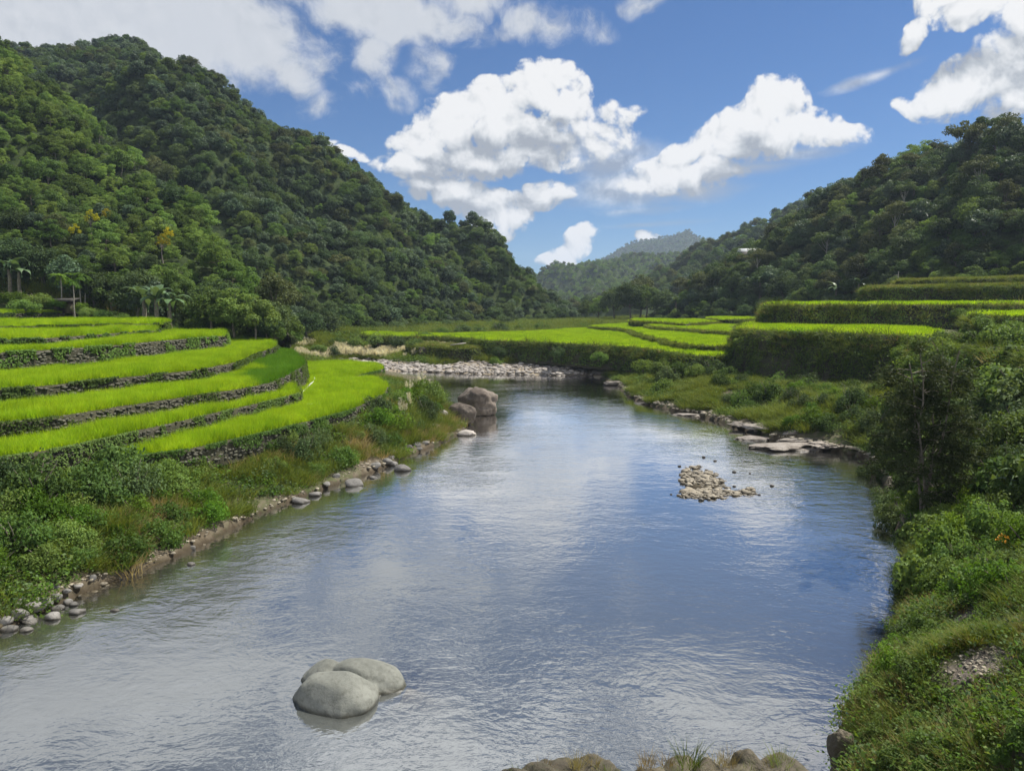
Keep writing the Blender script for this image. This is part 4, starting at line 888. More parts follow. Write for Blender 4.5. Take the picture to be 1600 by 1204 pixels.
# gravel bar
n = 0
while n < 70:
    c, rx, ry, h = bar_c[[0, 0, 1, 0, 2, 3][int(rng.integers(6))]]; x, y = c + rng.normal(size=2) * np.array([rx, ry]) * .55
    z = float(ground_z(np.array([x]), np.array([y]))[0])
    if z < -.14: continue
    r = rng.uniform(.09, .19); o = link('stone', PEB[int(rng.integers(4))]); o.location = (x, y, z + r * .35); o.scale = (r * 1.2, r, r * .8); o.rotation_euler = (0, 0, rng.uniform(0, 6)); n += 1
    tag(o, 'fist-sized to head-sized cobble on the gravel bar in the river', 'stone', 'cobbles on the gravel bar')
for px, py, w in ((1062, 727, 6), (1070, 735, 7), (1066, 745, 5), (1148, 736, 7), (1100, 713, 6), (1118, 719, 6), (1148, 759, 6), (1178, 764, 7), (1207, 758, 7), (1187, 772, 5), (1096, 779, 9), (1108, 779, 7), (1049, 772, 4), (1172, 739, 4)):
    stone(px, py, w, w * .7, 'dark wet stone standing in the water around the gravel bar', 'dark stones around the gravel bar')
PEB2 = [make_mesh('pebble_shape', *rock_mesh('', 426 + i, None, 2, .22, .75, .5), M['slab'], True) for i in range(4)]
def pebbles(n, fx, smin, smax, zlo=-.2, label='', hi=9.0, shapes=None):
    X, Y = fx(n); z = ground_z(X, Y); k = (z > zlo) & (z < hi); X, Y, z = X[k], Y[k], z[k]; n = len(X); s = smin * (smax / smin) ** (rng.random(n) ** 2)
    o = scatter('gravel', np.stack([X, Y, z + s * .2], 1), rng.uniform(0, 6.28, n), np.stack([s * 1.2, s, s * .75], 1), rng.integers(0, 4, n), [src('pebble', m_) for m_ in (shapes or PEB)]); tag(o, label, 'gravel', None, 'stuff')
def bars(n):
    i = rng.choice(4, n, p=[.5, .25, .12, .13]); C = np.array([bar_c[k][0] for k in i]); Rr = np.array([bar_c[k][1:3] for k in i]); q = C + rng.normal(size=(n, 2)) * Rr * .62; return q[:, 0], q[:, 1]
pebbles(2400, bars, .04, .13, -.1, 'tan gravel of the bar in the middle of the river')
def beach(n):
    y = rng.uniform(99, 124, n); x = rng.uniform(-34, 18, n); k = shore(x, y); j = (k > -.8) & (k < 8.5 * rng.random(n) ** .6) & ((x < 16)); return x[j], y[j]
pebbles(16000, beach, .07, .42, -.3, 'pale gravel of the beach at the river bend', 9.0, PEB2)
def lshore(n):
    i = rng.integers(1, len(left_px) - 3, n); a = np.array(Ls)[i]; b = np.array(Ls)[i + 1]; u = rng.random((n, 1)); q = a + (b - a) * u + rng.normal(size=(n, 2)) * np.array([.45, .3]); return q[:, 0], q[:, 1]
pebbles(800, lshore, .03, .12, -.25, 'small stones along the waterline of the left bank', .5)
def rshore(n):
    i = rng.integers(0, 12, n); a = np.array(Rs)[i]; b = np.array(Rs)[i + 1]; u = rng.random((n, 1)); q = a + (b - a) * u + rng.normal(size=(n, 2)) * np.array([.6, .6]); return q[:, 0], q[:, 1]
pebbles(1500, rshore, .04, .2, -.25, 'rubble along the waterline of the right bank', .5)

def onpath(n):
    q = np.array(pth)[rng.integers(len(pth), size=n)][:, :2] + rng.normal(size=(n, 2)) * .33; return q[:, 0], q[:, 1]
pebbles(900, onpath, .012, .05, 0, 'small stones and litter on the bare earth path', 9.0)

# ================================================================= BANK VEGETATION
LM = [('the near stone pile', hit(60, 950), 'left'), ('the bright shore thicket', hit(230, 840), 'left'), ('the dark rounded stone', hit(467, 775), 'left'), ('the low stone rim', hit(440, 690), 'left'), ('the cobbles below the reeds', hit(615, 700), 'left'), ('the brown boulders', hit(700, 650), 'left'),
      ('the reddish ledge', hit(968, 598), 'right'), ('the grassy shore', hit(1090, 630), 'right'), ('the low vine wall', hit(1180, 612), 'right'), ('the rock shelf', hit(1260, 680), 'right'), ('the tall green wall', hit(1300, 610), 'right'), ('the tall wispy tree', hit(1440, 800), 'right'), ('the overhanging thicket', hit(1560, 690), 'right'),
      ('the orange flowers', hit(1550, 870), 'right'), ('the bare earth path', hit(1530, 1000), 'right'), ('the bottom mossy rock', hit(1330, 1180), 'right')]
BW = dict(leafy='mid green leafy', bright='bright fresh-green', broad='broad-leaved green', dark='dark dense', vine='low spreading vine-like', pale='pale yellow-green')
BN = dict(vine='vine_mound')
def bush(p, kind, s, side, sz=None, label=None, v=None):
    a, b = BUSH[kind][int(rng.integers(2))]; name = BN.get(kind, 'bush')
    if label is None:
        ds = [np.hypot(p[0] - q[0], p[1] - q[1]) if sd == side else 1e9 for _, q, sd in LM]; i = int(np.argmin(ds)); q = LM[i][1]
        rel = 'right beside' if ds[i] < 1.6 else ('just beyond' if p[1] > q[1] + .7 * abs(p[0] - q[0]) else ('just in front of' if p[1] < q[1] - .7 * abs(p[0] - q[0]) else ('left of' if p[0] < q[0] else 'right of')))
        size = 'small' if s < .75 else ('big' if s > 1.25 else 'middling')
        label = f'{size} {BW[kind]} bush {rel} {LM[i][0]}, {side} bank'
    return plant(name, (('foliage', a), ('stems', b)), (p[0], p[1], p[2] - .08), rng.uniform(0, 6.28), (s, s, s * (sz or rng.uniform(.95, 1.35))), label, 'bush', f'bushes on the {side} bank')
def fill(side, pxs, n, pick, size, smin, smax, gap=.62, avoid=()):
    """bushes over an area of the picture, set on the ground there"""
    got = []; tries = 0
    while len(got) < n and tries < n * 12:
        tries += 1; px, py = rng.uniform(pxs[0], pxs[2]), rng.uniform(pxs[1], pxs[3]); p = hit(px, py); s_ = float(shore(np.array([p[0]]), np.array([p[1]]))[0])
        if not smin < s_ < smax: continue
        k = pick[int(rng.integers(len(pick)))]; s = rng.uniform(*size)
        if any(np.hypot(p[0] - q[0], p[1] - q[1]) < gap * (s + q[3]) * .8 for q in got): continue
        if any(np.hypot(p[0] - q[0], p[1] - q[1]) < r for q, r in avoid): continue
        got.append((*p, s)); bush(p, k, s, side)
pathav = [(p, 1.0) for p in pth]
fill('left', (-40, 745, 140, 905), 16, ['bright', 'vine', 'vine', 'pale', 'leafy'], (.7, 1.2), .6, 8)
fill('left', (120, 740, 330, 880), 20, ['bright', 'pale', 'vine', 'vine', 'bright'], (.6, 1.1), .4, 7)
fill('left', (-40, 735, 260, 790), 10, ['dark', 'leafy', 'vine'], (.9, 1.3), 2.5, 9)
fill('left', (240, 700, 460, 800), 16, ['leafy', 'pale', 'vine', 'bright'], (.45, .85), 1.6, 6)
fill('left', (430, 668, 610, 745), 16, ['dark', 'leafy', 'pale', 'vine'], (.5, 1.0), 1.0, 6)
fill('left', (580, 620, 680, 690), 12, ['leafy', 'bright', 'dark', 'pale'], (.7, 1.3), .6, 7)
fill('right', (770, 552, 1000, 582), 16, ['vine', 'dark', 'leafy', 'pale'], (.7, 1.3), 3.5, 14)
fill('right', (960, 575, 1130, 612), 16, ['vine', 'leafy', 'dark'], (.9, 1.5), 2.2, 12)
fill('right', (1120, 600, 1290, 650), 15, ['dark', 'leafy', 'vine', 'olive' if False else 'vine'], (.7, 1.4), 2.5, 14)
fill('right', (1240, 590, 1400, 700), 22, ['leafy', 'vine', 'bright', 'dark'], (.7, 1.35), 1.4, 16)
fill('right', (1400, 640, 1620, 790), 34, ['leafy', 'dark', 'broad', 'vine', 'leafy'], (.95, 1.6), 1.0, 16)
fill('right', (1400, 780, 1620, 930), 36, ['leafy', 'pale', 'broad', 'vine', 'bright'], (.6, 1.1), .4, 12, avoid=pathav)
fill('right', (1400, 920, 1530, 1070), 9, ['pale', 'leafy', 'bright'], (.3, .6), .25, 5, avoid=pathav)
fill('right', (1330, 1080, 1620, 1230), 16, ['vine', 'bright', 'leafy', 'pale'], (.22, .42), .4, 8, avoid=pathav)
for px, py, Y, k, s, lab in ((1465, 585, 47, 'pale', 1.7, 'pale hanging bush at the left end of the overhanging thicket'), (1500, 572, 45, 'leafy', 1.6, 'leafy bush in the overhanging thicket right of the tall green wall'), (1535, 600, 41, 'broad', 1.6, 'broad-leaved bush over the dark hollow in the overhanging thicket'), (1570, 590, 39, 'pale', 1.5, 'yellowish vine-draped bush in the overhanging thicket'), (1600, 600, 37, 'broad', 1.8, 'large-leaved bush at the right edge, overhanging the bank'), (1560, 560, 43, 'leafy', 1.6, 'topmost leafy bush of the overhanging thicket'),
                             (1610, 560, 40, 'broad', 1.6, 'large-leaved bush cut by the right edge beneath the short terrace step'), (1445, 560, 50, 'vine', 1.6, 'vine mound between the tall green wall and the thicket'), (1640, 610, 35, 'dark', 2.0, 'dark bush beyond the right edge of the thicket'), (1475, 545, 48, 'leafy', 1.2, 'round bush on the rim at the end of the long terrace'), (1530, 640, 38, 'dark', 1.3, 'dark bush in the hollow under the overhanging thicket'), (1590, 660, 34, 'dark', 1.3, 'shaded bush under the large-leaved one at the right edge')):
    p = atd(px, py, Y - 2.5); bush((p[0], p[1], p[2] - .55 * s), k, s * 1.1, 'right', 1.0, lab)
for px, py, s, kd in ((655, 622, 1.5, 'bright'), (672, 628, 1.4, 'leafy'), (640, 632, 1.3, 'bright'), (662, 640, 1.2, 'vine'), (684, 626, 1.1, 'bright')): bush(hit(px, py), kd, s, 'left', 1.2, f'tall {BW[kd]} bush at the tip of the left bank ' + ('nearest the boulders' if px > 680 else 'among the reeds'))
for px, py, s, lab in ((1400, 822, .9, 'dark bush leaning over the water under the tall wispy tree'), (1385, 790, .8, 'dark bush at the waterline left of the tall wispy tree'), (1425, 845, .8, 'dark shaded bush at the foot of the tall wispy tree'), (1365, 745, .8, 'dark bush trailing in the water beyond the tall wispy tree'), (1420, 930, .55, 'dark bush overhanging the water beside the path'), (1415, 1000, .5, 'bush drooping over the bank above the dark undercut')):
    bush(hit(px, py), 'dark', s, 'right', 1.1, lab)
for px, py, Y, k, s, lab in ((1452, 532, 51, 'vine', 1.3, 'vine mound on the rim where the long right terrace ends'), (1478, 530, 50, 'leafy', 1.3, 'leafy bush on the rim just right of the long terrace end'), (1505, 528, 48.5, 'pale', 1.3, 'pale bush on the rim under the short terrace step'), (1535, 527, 47, 'leafy', 1.5, 'leafy rim bush below the middle of the short terrace step'), (1565, 526, 45.5, 'broad', 1.5, 'broad-leaved rim bush below the short terrace step'), (1598, 525, 44, 'leafy', 1.6, 'rim bush below the short terrace step, cut by the right edge'), (1630, 527, 43, 'vine', 1.6, 'vine mound on the rim beyond the right edge'),
                             (1005, 566, 80, 'vine', 1.3, 'vine mound against the long flat wall, farthest left of the row'), (1030, 570, 78, 'leafy', 1.2, 'bush against the long flat wall near the bend'), (1058, 571, 77, 'vine', 1.5, 'spreading mound against the long flat wall'), (1085, 575, 75, 'pale', 1.2, 'pale bush at the end of the long flat wall'), (1112, 574, 75, 'dark', 1.4, 'dark bush in the corner left of the tall green wall'), (1135, 580, 73, 'leafy', 1.2, 'leafy bush at the left foot of the tall green wall'), (1175, 586, 71, 'vine', 1.2, 'vine mound below the left part of the tall green wall'), (1215, 588, 70, 'dark', 1.2, 'dark bush below the middle of the tall green wall'), (1262, 592, 66, 'dark', 1.4, 'dark bush standing out below the tall green wall'), (1330, 600, 58, 'vine', 1.3, 'vine mound below the right part of the tall green wall')):
    p = atd(px, py, Y); bush((p[0], p[1], p[2] - .5 * s), k, s, 'right', 1.0, lab)
# far side: bushes between beach, flats and forest
for px, py, Y, k, s, lab in ((590, 535, 126, 'leafy', 2.0, 'green bush behind the white pampas, at its left end'), (620, 538, 124, 'dark', 1.9, 'dark bush behind the white pampas'), (648, 543, 121, 'leafy', 2.0, 'round bush standing left of the dark retaining wall'), (560, 540, 128, 'vine', 2.2, 'low green mound behind the pampas near the mountain foot'), (530, 541, 130, 'leafy', 2.0, 'bush at the mountain foot behind the pampas'), (665, 530, 132, 'leafy', 1.8, 'bush at the left tip of the broad rice flat'), (720, 521, 150, 'dark', 2.2, 'dark hedge bush behind the broad rice flat, left part'), (750, 520, 154, 'leafy', 2.0, 'hedge bush behind the broad rice flat, middle part'), (780, 519, 158, 'dark', 2.4, 'dark hedge bush behind the middle of the broad rice flat'), (812, 518, 162, 'vine', 2.2, 'low hedge mound behind the broad rice flat, right part'), (845, 516, 168, 'leafy', 2.2, 'hedge bush at the right end of the flat near the mountain tip'), (690, 522, 145, 'vine', 2.0, 'green mound where the broad rice flat meets the wood'),
                             (520, 552, 122, 'dark', 1.5, 'dark bush at the stony inlet left of the pampas'), (500, 548, 118, 'leafy', 1.4, 'bush at the far left corner of the stony inlet'), (445, 552, 80, 'bright', 1.0, 'bright bush at the right end of the fourth paddy'), (458, 560, 76, 'leafy', .8, 'small bush beside the rounded end of the third paddy'), (420, 548, 84, 'dark', 1.4, 'dark bush behind the end of the fourth paddy'), (375, 536, 84, 'leafy', 1.2, 'bush behind the end of the fifth paddy'), (275, 518, 82, 'leafy', 1.1, 'bush at the end of the seventh paddy under the bananas')):
    p = atd(px, py, Y); bush(p, k, s, 'far', .8, lab)
for px, py, Y, k, s, lab in ((20, 470, 92, 'bright', 2.0, 'pale green bush on the grassy slope below the bananas, far left'), (60, 474, 92, 'pale', 2.0, 'pale green bush on the grassy slope left of the hut'), (40, 482, 90, 'pale', 1.7, 'low pale bush right above the topmost left paddy'), (85, 478, 93, 'bright', 1.5, 'bright bush behind the hut'), (140, 492, 90, 'pale', 1.4, 'dry pale bush right of the hut'), (165, 496, 89, 'pale', 1.5, 'straw-green bush halfway between hut and bananas'), (190, 500, 88, 'vine', 1.4, 'low bush left of the lower bananas'), (125, 484, 95, 'bright', 1.5, 'bright bush behind and right of the hut')):
    p = atd(px, py, Y); bush(p, k, s, 'left spur', .75, lab)
for px, py, Y, k, s, lab in ((1500, 484, 79, 'vine', 1.2, 'vine mound spilling over the upper right terrace wall'), (1520, 488, 77, 'leafy', 1.1, 'leafy bush at the right end of the upper right terrace wall'), (1540, 500, 60, 'leafy', 1.0, 'leafy bush on the left face of the short terrace step'), (1585, 505, 55, 'vine', 1.1, 'vine mound on the face of the short terrace step'), (1160, 528, 76, 'pale', .9, 'pale bush on the left corner of the tall green wall'), (1203, 488, 90, 'pale', 1.0, 'pale bush at the left corner of the upper right terrace'), (1260, 546, 73, 'vine', 1.0, 'vine mound half way up the tall green wall'), (1370, 550, 63, 'leafy', 1.1, 'leafy bush half way up the right part of the tall green wall'), (1415, 545, 58, 'vine', 1.4, 'vine mound covering the right end of the tall green wall'), (870, 548, 101, 'dark', 1.2, 'dark bush against the middle of the long flat wall'), (780, 546, 109, 'dark', 1.2, 'dark bush against the left part of the long flat wall'), (935, 552, 93, 'vine', 1.3, 'vine mound against the right part of the long flat wall')):
    p = atd(px, py, Y); bush((p[0], p[1], p[2] - .5 * s), k, s, 'right', .9, lab)
# the tall wispy tree on the right bank
def wispy(seed, H=6.4, Rr=2.2):
    r = np.random.default_rng(seed); lf, tr = Bag(), Bag(); tips = []
    for sN in range(4):
        an = sN * 1.6 + .4; ln = r.uniform(.15, .45); pts = [np.array([0, 0, -.3])]; h = H * r.uniform(.75, 1)
        for q in range(1, 8): u = q / 7; pts.append(np.array([math.cos(an) * ln * h * u * .55 + r.normal() * .07, math.sin(an) * ln * h * u * .5 + r.normal() * .07, h * u]))
        tube(tr, pts, [.042 * (1 - .8 * q / 7) + .010 for q in range(8)], 6)
        for b in range(30):
            q = r.uniform(.12, 1); i = min(6, int(q * 7)); s0 = pts[i] + (pts[i + 1] - pts[i]) * (q * 7 - i); a2 = r.uniform(0, 6.28); L = Rr * (1.1 - .62 * q) * r.uniform(.5, 1.05)
            e = s0 + np.array([math.cos(a2) * L, math.sin(a2) * L, L * r.uniform(.1, .6) - .25]); mid = (s0 + e) / 2 + np.array([0, 0, .12]); tube(tr, [s0, mid, e], [.018, .011, .005], 4); tips.append((s0, mid, e))
    for s0, mid, e in tips:
        for _ in range(24):
            u = r.uniform(.3, 1.0); c = (1 - u) ** 2 * s0 + 2 * u * (1 - u) * mid + u * u * e; d = (e - s0) / np.linalg.norm(e - s0) + r.normal(size=3) * .6
            m_ = 9; P = c + np.outer(r.uniform(0, .5, m_), d) * .6 + r.normal(size=(m_, 3)) * .07; leaves(lf, P, r.normal(size=(m_, 3)) + np.array([0, 0, .6]), .15, r, .3, .05, np.tile(d, (m_, 1)) + r.normal(size=(m_, 3)) * .6)
    return lf, tr
lf, tr = wispy(9); p = hit(1440, 815); plant('wispy_tree', (('crown', lf.mesh('wispy_crown', M['wispy'])), ('trunk', tr.mesh('wispy_trunk', M['bark'], True))), p, .3, 1.0, 'tall thin wispy tree with fine dull leaves on the right bank over the water', 'tree')
# bananas and palms
for px, py, Y, s, i, lab in ((28, 425, 96, 1.6, 0, 'banana plant high on the left slope, left one of the pair above the grassy bank'), (52, 428, 97, 1.5, 1, 'banana plant high on the left slope, right one of the pair above the grassy bank'), (226, 503, 82, 1.5, 2, 'silvery banana plant at the left of the clump beside the fifth paddy'), (246, 506, 80, 1.6, 0, 'silvery banana plant in front of the clump beside the fifth paddy'), (266, 507, 81, 1.45, 1, 'silvery banana plant at the right of the clump beside the fifth paddy'),
                            (1152, 445, 176, 1.7, 0, 'banana plant half way up the right hill, left of the pair below the white roof'), (1178, 445, 174, 1.7, 2, 'banana plant half way up the right hill, right of the pair below the white roof'), (1288, 470, 142, 1.5, 1, 'banana plant with long leaning leaves beside the second highest right terrace'), (1315, 466, 138, 1.5, 0, 'banana plant nearest the end of the second highest right terrace'), (1052, 478, 196, 1.6, 2, 'banana plant at the left tip of the right hill'), (1225, 475, 158, 1.3, 1, 'banana plant among creepers at the foot of the right hill'), (1200, 478, 160, 1.2, 0, 'small banana plant at the foot of the right hill above the upper right terrace'), (1595, 800, 20, .55, 1, 'broad-leaved young banana at the right edge above the orange flowers')):
    p = (on_hill('right_hill', px, py + 6) + np.array([0, -4.5, -.6]) if Y > 120 else on_hill('near_spur', px, py + 14) + np.array([0, -3.0, -.6]) if px < 100 else atd(px, py, Y)) if Y != 20 else hit(px, py); a, b = BAN[i]; plant('banana_plant', (('leaves', a), ('stem', b)), p, px * .7, s, lab, 'banana plant', 'banana plants')
for px, py, Y, s, i, lab in ((117, 493, 93, .82, 0, 'tallest slim palm standing in front of the hut'), (98, 488, 96.5, .9, 1, 'slim palm behind and left of the hut'), (127, 488, 96.5, .88, 0, 'slim palm just right of the hut, left one of a close pair'), (135, 488, 97, .92, 1, 'slim palm right of the hut, rightmost of the group')):
    p = atd(px, py, Y); a, b = PALM[i]; plant('palm_tree', (('fronds', a), ('trunk', b)), p, px, s, lab, 'palm', 'slim palms by the hut')
# reeds at the tip of the left bank
k = 0
for px, py in ((622, 612), (634, 602), (646, 598), (658, 606), (668, 614), (676, 604), (684, 610), (640, 616), (655, 622), (672, 626), (683, 622), (640, 640), (655, 650), (662, 664), (645, 668), (630, 655)):
    p = hit(px, py + 12); a, b = PAMP[k % 3]; k += 1; s = rng.uniform(.75, 1.1)
    plant('reed_clump', (('blades', a), ('plumes', b)) if k % 4 == 0 else (('blades', a),), p, rng.uniform(0, 6), s, (('plumed ' if k % 4 == 0 else 'green plumeless ') + ('reed clump at the tip of the left bank behind the boulders' if py < 626 else 'reed clump on the left bank slope above the cobbles')), 'reeds', 'reed clumps at the tip of the left bank')
X = rng.uniform(-38, 3, 15000); Y = rng.uniform(103, 129, 15000); qx, qy, _ = proj(np.stack([X, Y, X * 0 + 1], 1)); sd = shore(X, Y)
top_ = 100 + 0 * X; kq = (sd > 3.2 + .14 * (X + 34)) & (sd < 17) & (qx > 462) & (qx < 775) & ((fbm(np.stack([X, Y, 0 * X], 1) * .22, 4, 3) > np.where(qx < 690, -.28, .15))) & (rng.random(len(X)) < .85); X, Y = X[kq], Y[kq]; z = ground_z(X, Y)
o = scatter('pampas_grass', np.stack([X, Y, z - .05], 1), rng.uniform(0, 6, len(X)), rng.uniform(.45, .85, len(X)), rng.integers(0, 3, len(X)), [src('pampas', both(a, b, 'pampas')) for a, b in PAMP]); tag(o, 'white-plumed pampas grass covering the flat behind the gravel beach', 'pampas grass', None, 'stuff')

# ground cover
def cover(name, n, box, cond, so, smin, smax, label, w=None):
    x0, y0, x1, y1 = box; X = rng.uniform(x0, x1, n); Y = rng.uniform(y0, y1, n); qx, qy, qd = proj(np.stack([X, Y, X * 0 + 2], 1)); k = (qx > -420) & (qx < 1950) & (qy < 2200); X, Y = X[k], Y[k]
    s = shore(X, Y); k = cond(X, Y, s); X, Y, s = X[k], Y[k], s[k]
    for z2, p2, w2, k2 in allm: c = ~inside(X, Y, p2); X, Y = X[c], Y[c]
    c = np.min([np.hypot(X - p[0], Y - p[1]) for p in pth], 0) > .5 + .35 * fbm(np.stack([X, Y, X * 0], 1), 3, 2); X, Y = X[c], Y[c]
    n = len(X); P = np.stack([X, Y, ground_z(X, Y) - .03], 1); g_ = fbm(P * .35, 31, 3)
    idx = np.clip(((g_ * .5 + .5) * len(so) + rng.normal(size=n) * .9), 0, len(so) - .01).astype(int) if w is None else rng.choice(len(so), n, p=w)
    o = scatter(name, P, rng.uniform(0, 6.28, n), rng.uniform(smin, smax, n), idx, so, rng.normal(size=(n, 2)) * .12); tag(o, label, 'grass' if name == 'grass' else 'weeds', None, 'stuff')
NS = lambda X, Y, f=.6, sd=13: fbm(np.stack([X, Y, X * 0], 1) * f, sd, 3)
cover('weeds', 34000, (-34, 8, 0, 75), lambda X, Y, s: (s > .45 + .55 * NS(X, Y)) & (s < 9), WEED + GRASS + GRASS[3:], .7, 1.7, 'weeds and grass covering the slope of the left bank')
cover('weeds', 42000, (3, 4, 45, 46), lambda X, Y, s: (s > .35 + .2 * NS(X, Y)) & (s < 15), WEED + WEED + GRASS[:2], .6, 1.1, 'weeds and creepers covering the near right bank')
cover('grass', 26000, (3, 5, 20, 24), lambda X, Y, s: (s > .15 + .2 * NS(X, Y)) & (s < 9), GRASS + WEED[:3], .4, .85, 'tufted green grass on the near right bank')
cover('grass', 30000, (6, 40, 42, 100), lambda X, Y, s: (s > .8 + .7 * NS(X, Y, .4)) & (s < 14) & (NS(X, Y, .25, 5) > -.55), GRASS[:3] + WEED[:2], 1.0, 1.9, 'short yellowish grass and weeds on the right riverbank')
cover('grass', 14000, (-40, 100, 24, 150), lambda X, Y, s: (s > 7 + 3 * NS(X, Y, .2)) & (s < 40), GRASS[:3] + WEED[:2], 1.6, 3.0, 'rough grass between the gravel beach and the rice flats')
cover('grass', 22000, (-70, 128, 75, 240), lambda X, Y, s: (s > 10), GRASS[:3] + WEED[:2], 2.5, 4.5, 'rough grass between the rice flats and the forest edge')
cover('grass', 7000, (-75, 60, -20, 104), lambda X, Y, s: s > 6, GRASS[:3] + WEED[:2], 2.0, 3.5, 'rough grass on the slope above the left terraces')
P, T, U = sample(HILLS['near_spur'], .75, 300); bx, by, _ = proj(P); k = (bx < 230) & (bx > -60) & (by > 436 + bx * .2); P = P[k]
o = scatter('grass', P, rng.uniform(0, 6, len(P)), rng.uniform(2.2, 4.2, len(P)), rng.integers(0, 7, len(P)), GRASS[:3] + [GRASS[0], GRASS[1]] + WEED[2:3] + GRASS[3:]); tag(o, 'pale green tall grass on the open slope above the hut', 'grass', None, 'stuff')
# grass on the rocks at the bottom edge
for px, zt, s, lab in ((1085, 2.2, .75, 'green grass tuft on the right rock ledge at the bottom edge'), (1230, 2.1, .7, 'thin grass tuft at the right end of the bottom ledge'), (1150, 2.2, .5, 'dry short tuft on the right rock ledge at the bottom edge'), (905, 2.15, .5, 'dry short tuft on the left rock ledge at the bottom edge'), (1020, 2.2, .45, 'dry little tuft at the left end of the right ledge')):
    me = tuft('grass_blades', int(px), 'dry' if 'dry' in lab else 'grass', 90, .22, .5, .012, spread=.6); o = link('grass_tuft', me); o.location = (at(px, 1200, zt)[0], 10.9, zt - .16); o.scale = (s,) * 3; tag(o, lab, 'grass tuft')
for i_, px in enumerate((812, 850, 930, 950, 1010, 1050, 1065, 1100, 1125, 1170, 1205, 1222)):
    me = tuft('grass_blades', 700 + i_, 'dry' if i_ % 3 else 'grass', 60, .2, .34, .012, spread=.8); o = link('grass_tuft', me); zt = 2.05; o.location = (at(px, 1200, zt)[0], 10.7 + .35 * (i_ % 3) / 2, zt - .12); o.scale = (.6,) * 3; tag(o, ('straw-coloured' if i_ % 3 else 'green') + ' low tuft on the ' + ('left' if px < 980 else 'right') + ' rock ledge at the bottom edge', 'grass tuft', 'low tufts on the bottom ledge')
# orange flowers on the right bank
b = Bag(); r2 = np.random.default_rng(3); leaves(b, r2.normal(size=(14, 3)) * .03, r2.normal(size=(14, 3)), .07, r2, .8); fm = b.mesh('flower_head', plain_mat('orange_petals', (.75, .35, .02), .6)); st = Bag(); tube(st, [(0, 0, -.7), (.03, 0, -.3), (0, 0, 0)], [.008, .007, .005], 5); sm = st.mesh('flower_stalk', M['grass'])
for px, py in ((1552, 862), (1560, 866), (1546, 868), (1592, 833), (1598, 842), (1556, 874)):
    p = hit(px, py + 10); plant('flower', (('flower_head', fm), ('stalk', sm)), p + np.array([0, -.3, .75]), px, .75, 'orange flower standing in the weeds of the right bank', 'flower', 'orange flowers on the right bank')

# ================================================================= BUILT THINGS
def box(bag, c, d, rz=0.0):
    v = np.array([[x, y, z] for x in (-.5, .5) for y in (-.5, .5) for z in (-.5, .5)]) * np.array(d); ca, sa = math.cos(rz), math.sin(rz)
    v = np.stack([v[:, 0] * ca - v[:, 1] * sa, v[:, 0] * sa + v[:, 1] * ca, v[:, 2]], 1) + np.array(c)
    bag.add(v, [[0, 1, 3, 2], [4, 6, 7, 5], [0, 4, 5, 1], [2, 3, 7, 6], [0, 2, 6, 4], [1, 5, 7, 3]])
hp = atd(104, 490, 94.5); h = empty('hut', hp); h.rotation_euler = (0, 0, .15); tag(h, 'small open-sided hut with a grey sheet roof above the topmost left paddy', 'hut')
b = Bag(); box(b, (0, 0, 1.78), (2.7, 2.1, .12)); box(b, (0, -1.03, 1.7), (2.7, .06, .2)); o = link('roof', b.mesh('hut_roof', M['thatch']), h); o.rotation_euler = (.12, 0, 0)
for sx_ in (-1, 1):
    for sy_ in (-1, 1): b = Bag(); tube(b, [(sx_ * 1.05, sy_ * .75, -.6), (sx_ * 1.05, sy_ * .75, 1.72)], [.05, .045], 6); link('post', b.mesh('hut_post', M['wood']), h)
b = Bag(); box(b, (0, .76, .8), (2.1, .04, 1.6)); box(b, (-1.06, .0, .7), (.04, 1.5, 1.4)); box(b, (.55, -.7, .7), (.9, .04, 1.3)); link('wall', b.mesh('hut_wall', M['wood']), h)
hs = empty('house', on_hill('right_hill', 1160, 400) + np.array([0, -3.0, .3])); hs.rotation_euler = (0, 0, -.25); tag(hs, 'house with a white roof half hidden by trees high on the right hill', 'house')
b = Bag(); box(b, (0, 0, .3), (4.2, 3.2, 4.6)); link('wall', b.mesh('house_wall', plain_mat('house_plaster', (.3, .28, .25))), hs)
b = Bag()
for sg in (-1, 1): b.add([(-2.5, sg * 2.0, 2.45), (2.5, sg * 2.0, 2.45), (2.5, 0, 3.3), (-2.5, 0, 3.3), (-2.5, sg * 2.0, 2.53), (2.5, sg * 2.0, 2.53), (2.5, 0, 3.38), (-2.5, 0, 3.38)], [[0, 1, 2, 3], [4, 5, 6, 7], [0, 1, 5, 4], [1, 2, 6, 5], [3, 0, 4, 7]])
link('roof', b.mesh('house_roof', M['white']), hs)
for x_ in (-1.2, 1.2): b = Bag(); box(b, (x_, -1.61, 1.2), (.9, .05, 1.0)); link('window', b.mesh('house_window', plain_mat('dark_glass', (.03, .035, .04), .2)), hs)
p = atd(1403, 441, 119); b = Bag(); tube(b, [(0, 0, -.8), (0, 0, 1.7)], [.07, .06], 6); box(b, (-.25, 0, 1.15), (.75, .06, .06)); o = link('post', b.mesh('post', M['palebark'])); o.location = p; tag(o, 'thin pale wooden post with a crossbar by the topmost right terrace', 'post')
def pipe(pts, r, lab):
    b = Bag(); tube(b, smooth_line(pts, 2), [r] * len(smooth_line(pts, 2)), 8); o = link('irrigation_pipe', b.mesh('irrigation_pipe', M['white'], True)); tag(o, lab, 'pipe', 'irrigation pipes')
pipe([at(491, 590, 3.0), at(492, 594, 2.95), at(485, 600, 2.95), at(478, 607, 2.95), at(470, 615, 2.95)], .05, 'bent white irrigation pipe along the rounded wall of the third paddy')
pipe([at(478, 632, 2.95), at(490, 631.5, 2.95), at(505, 631, 2.92)], .06, 'short straight white irrigation pipe at the end of the second paddy')
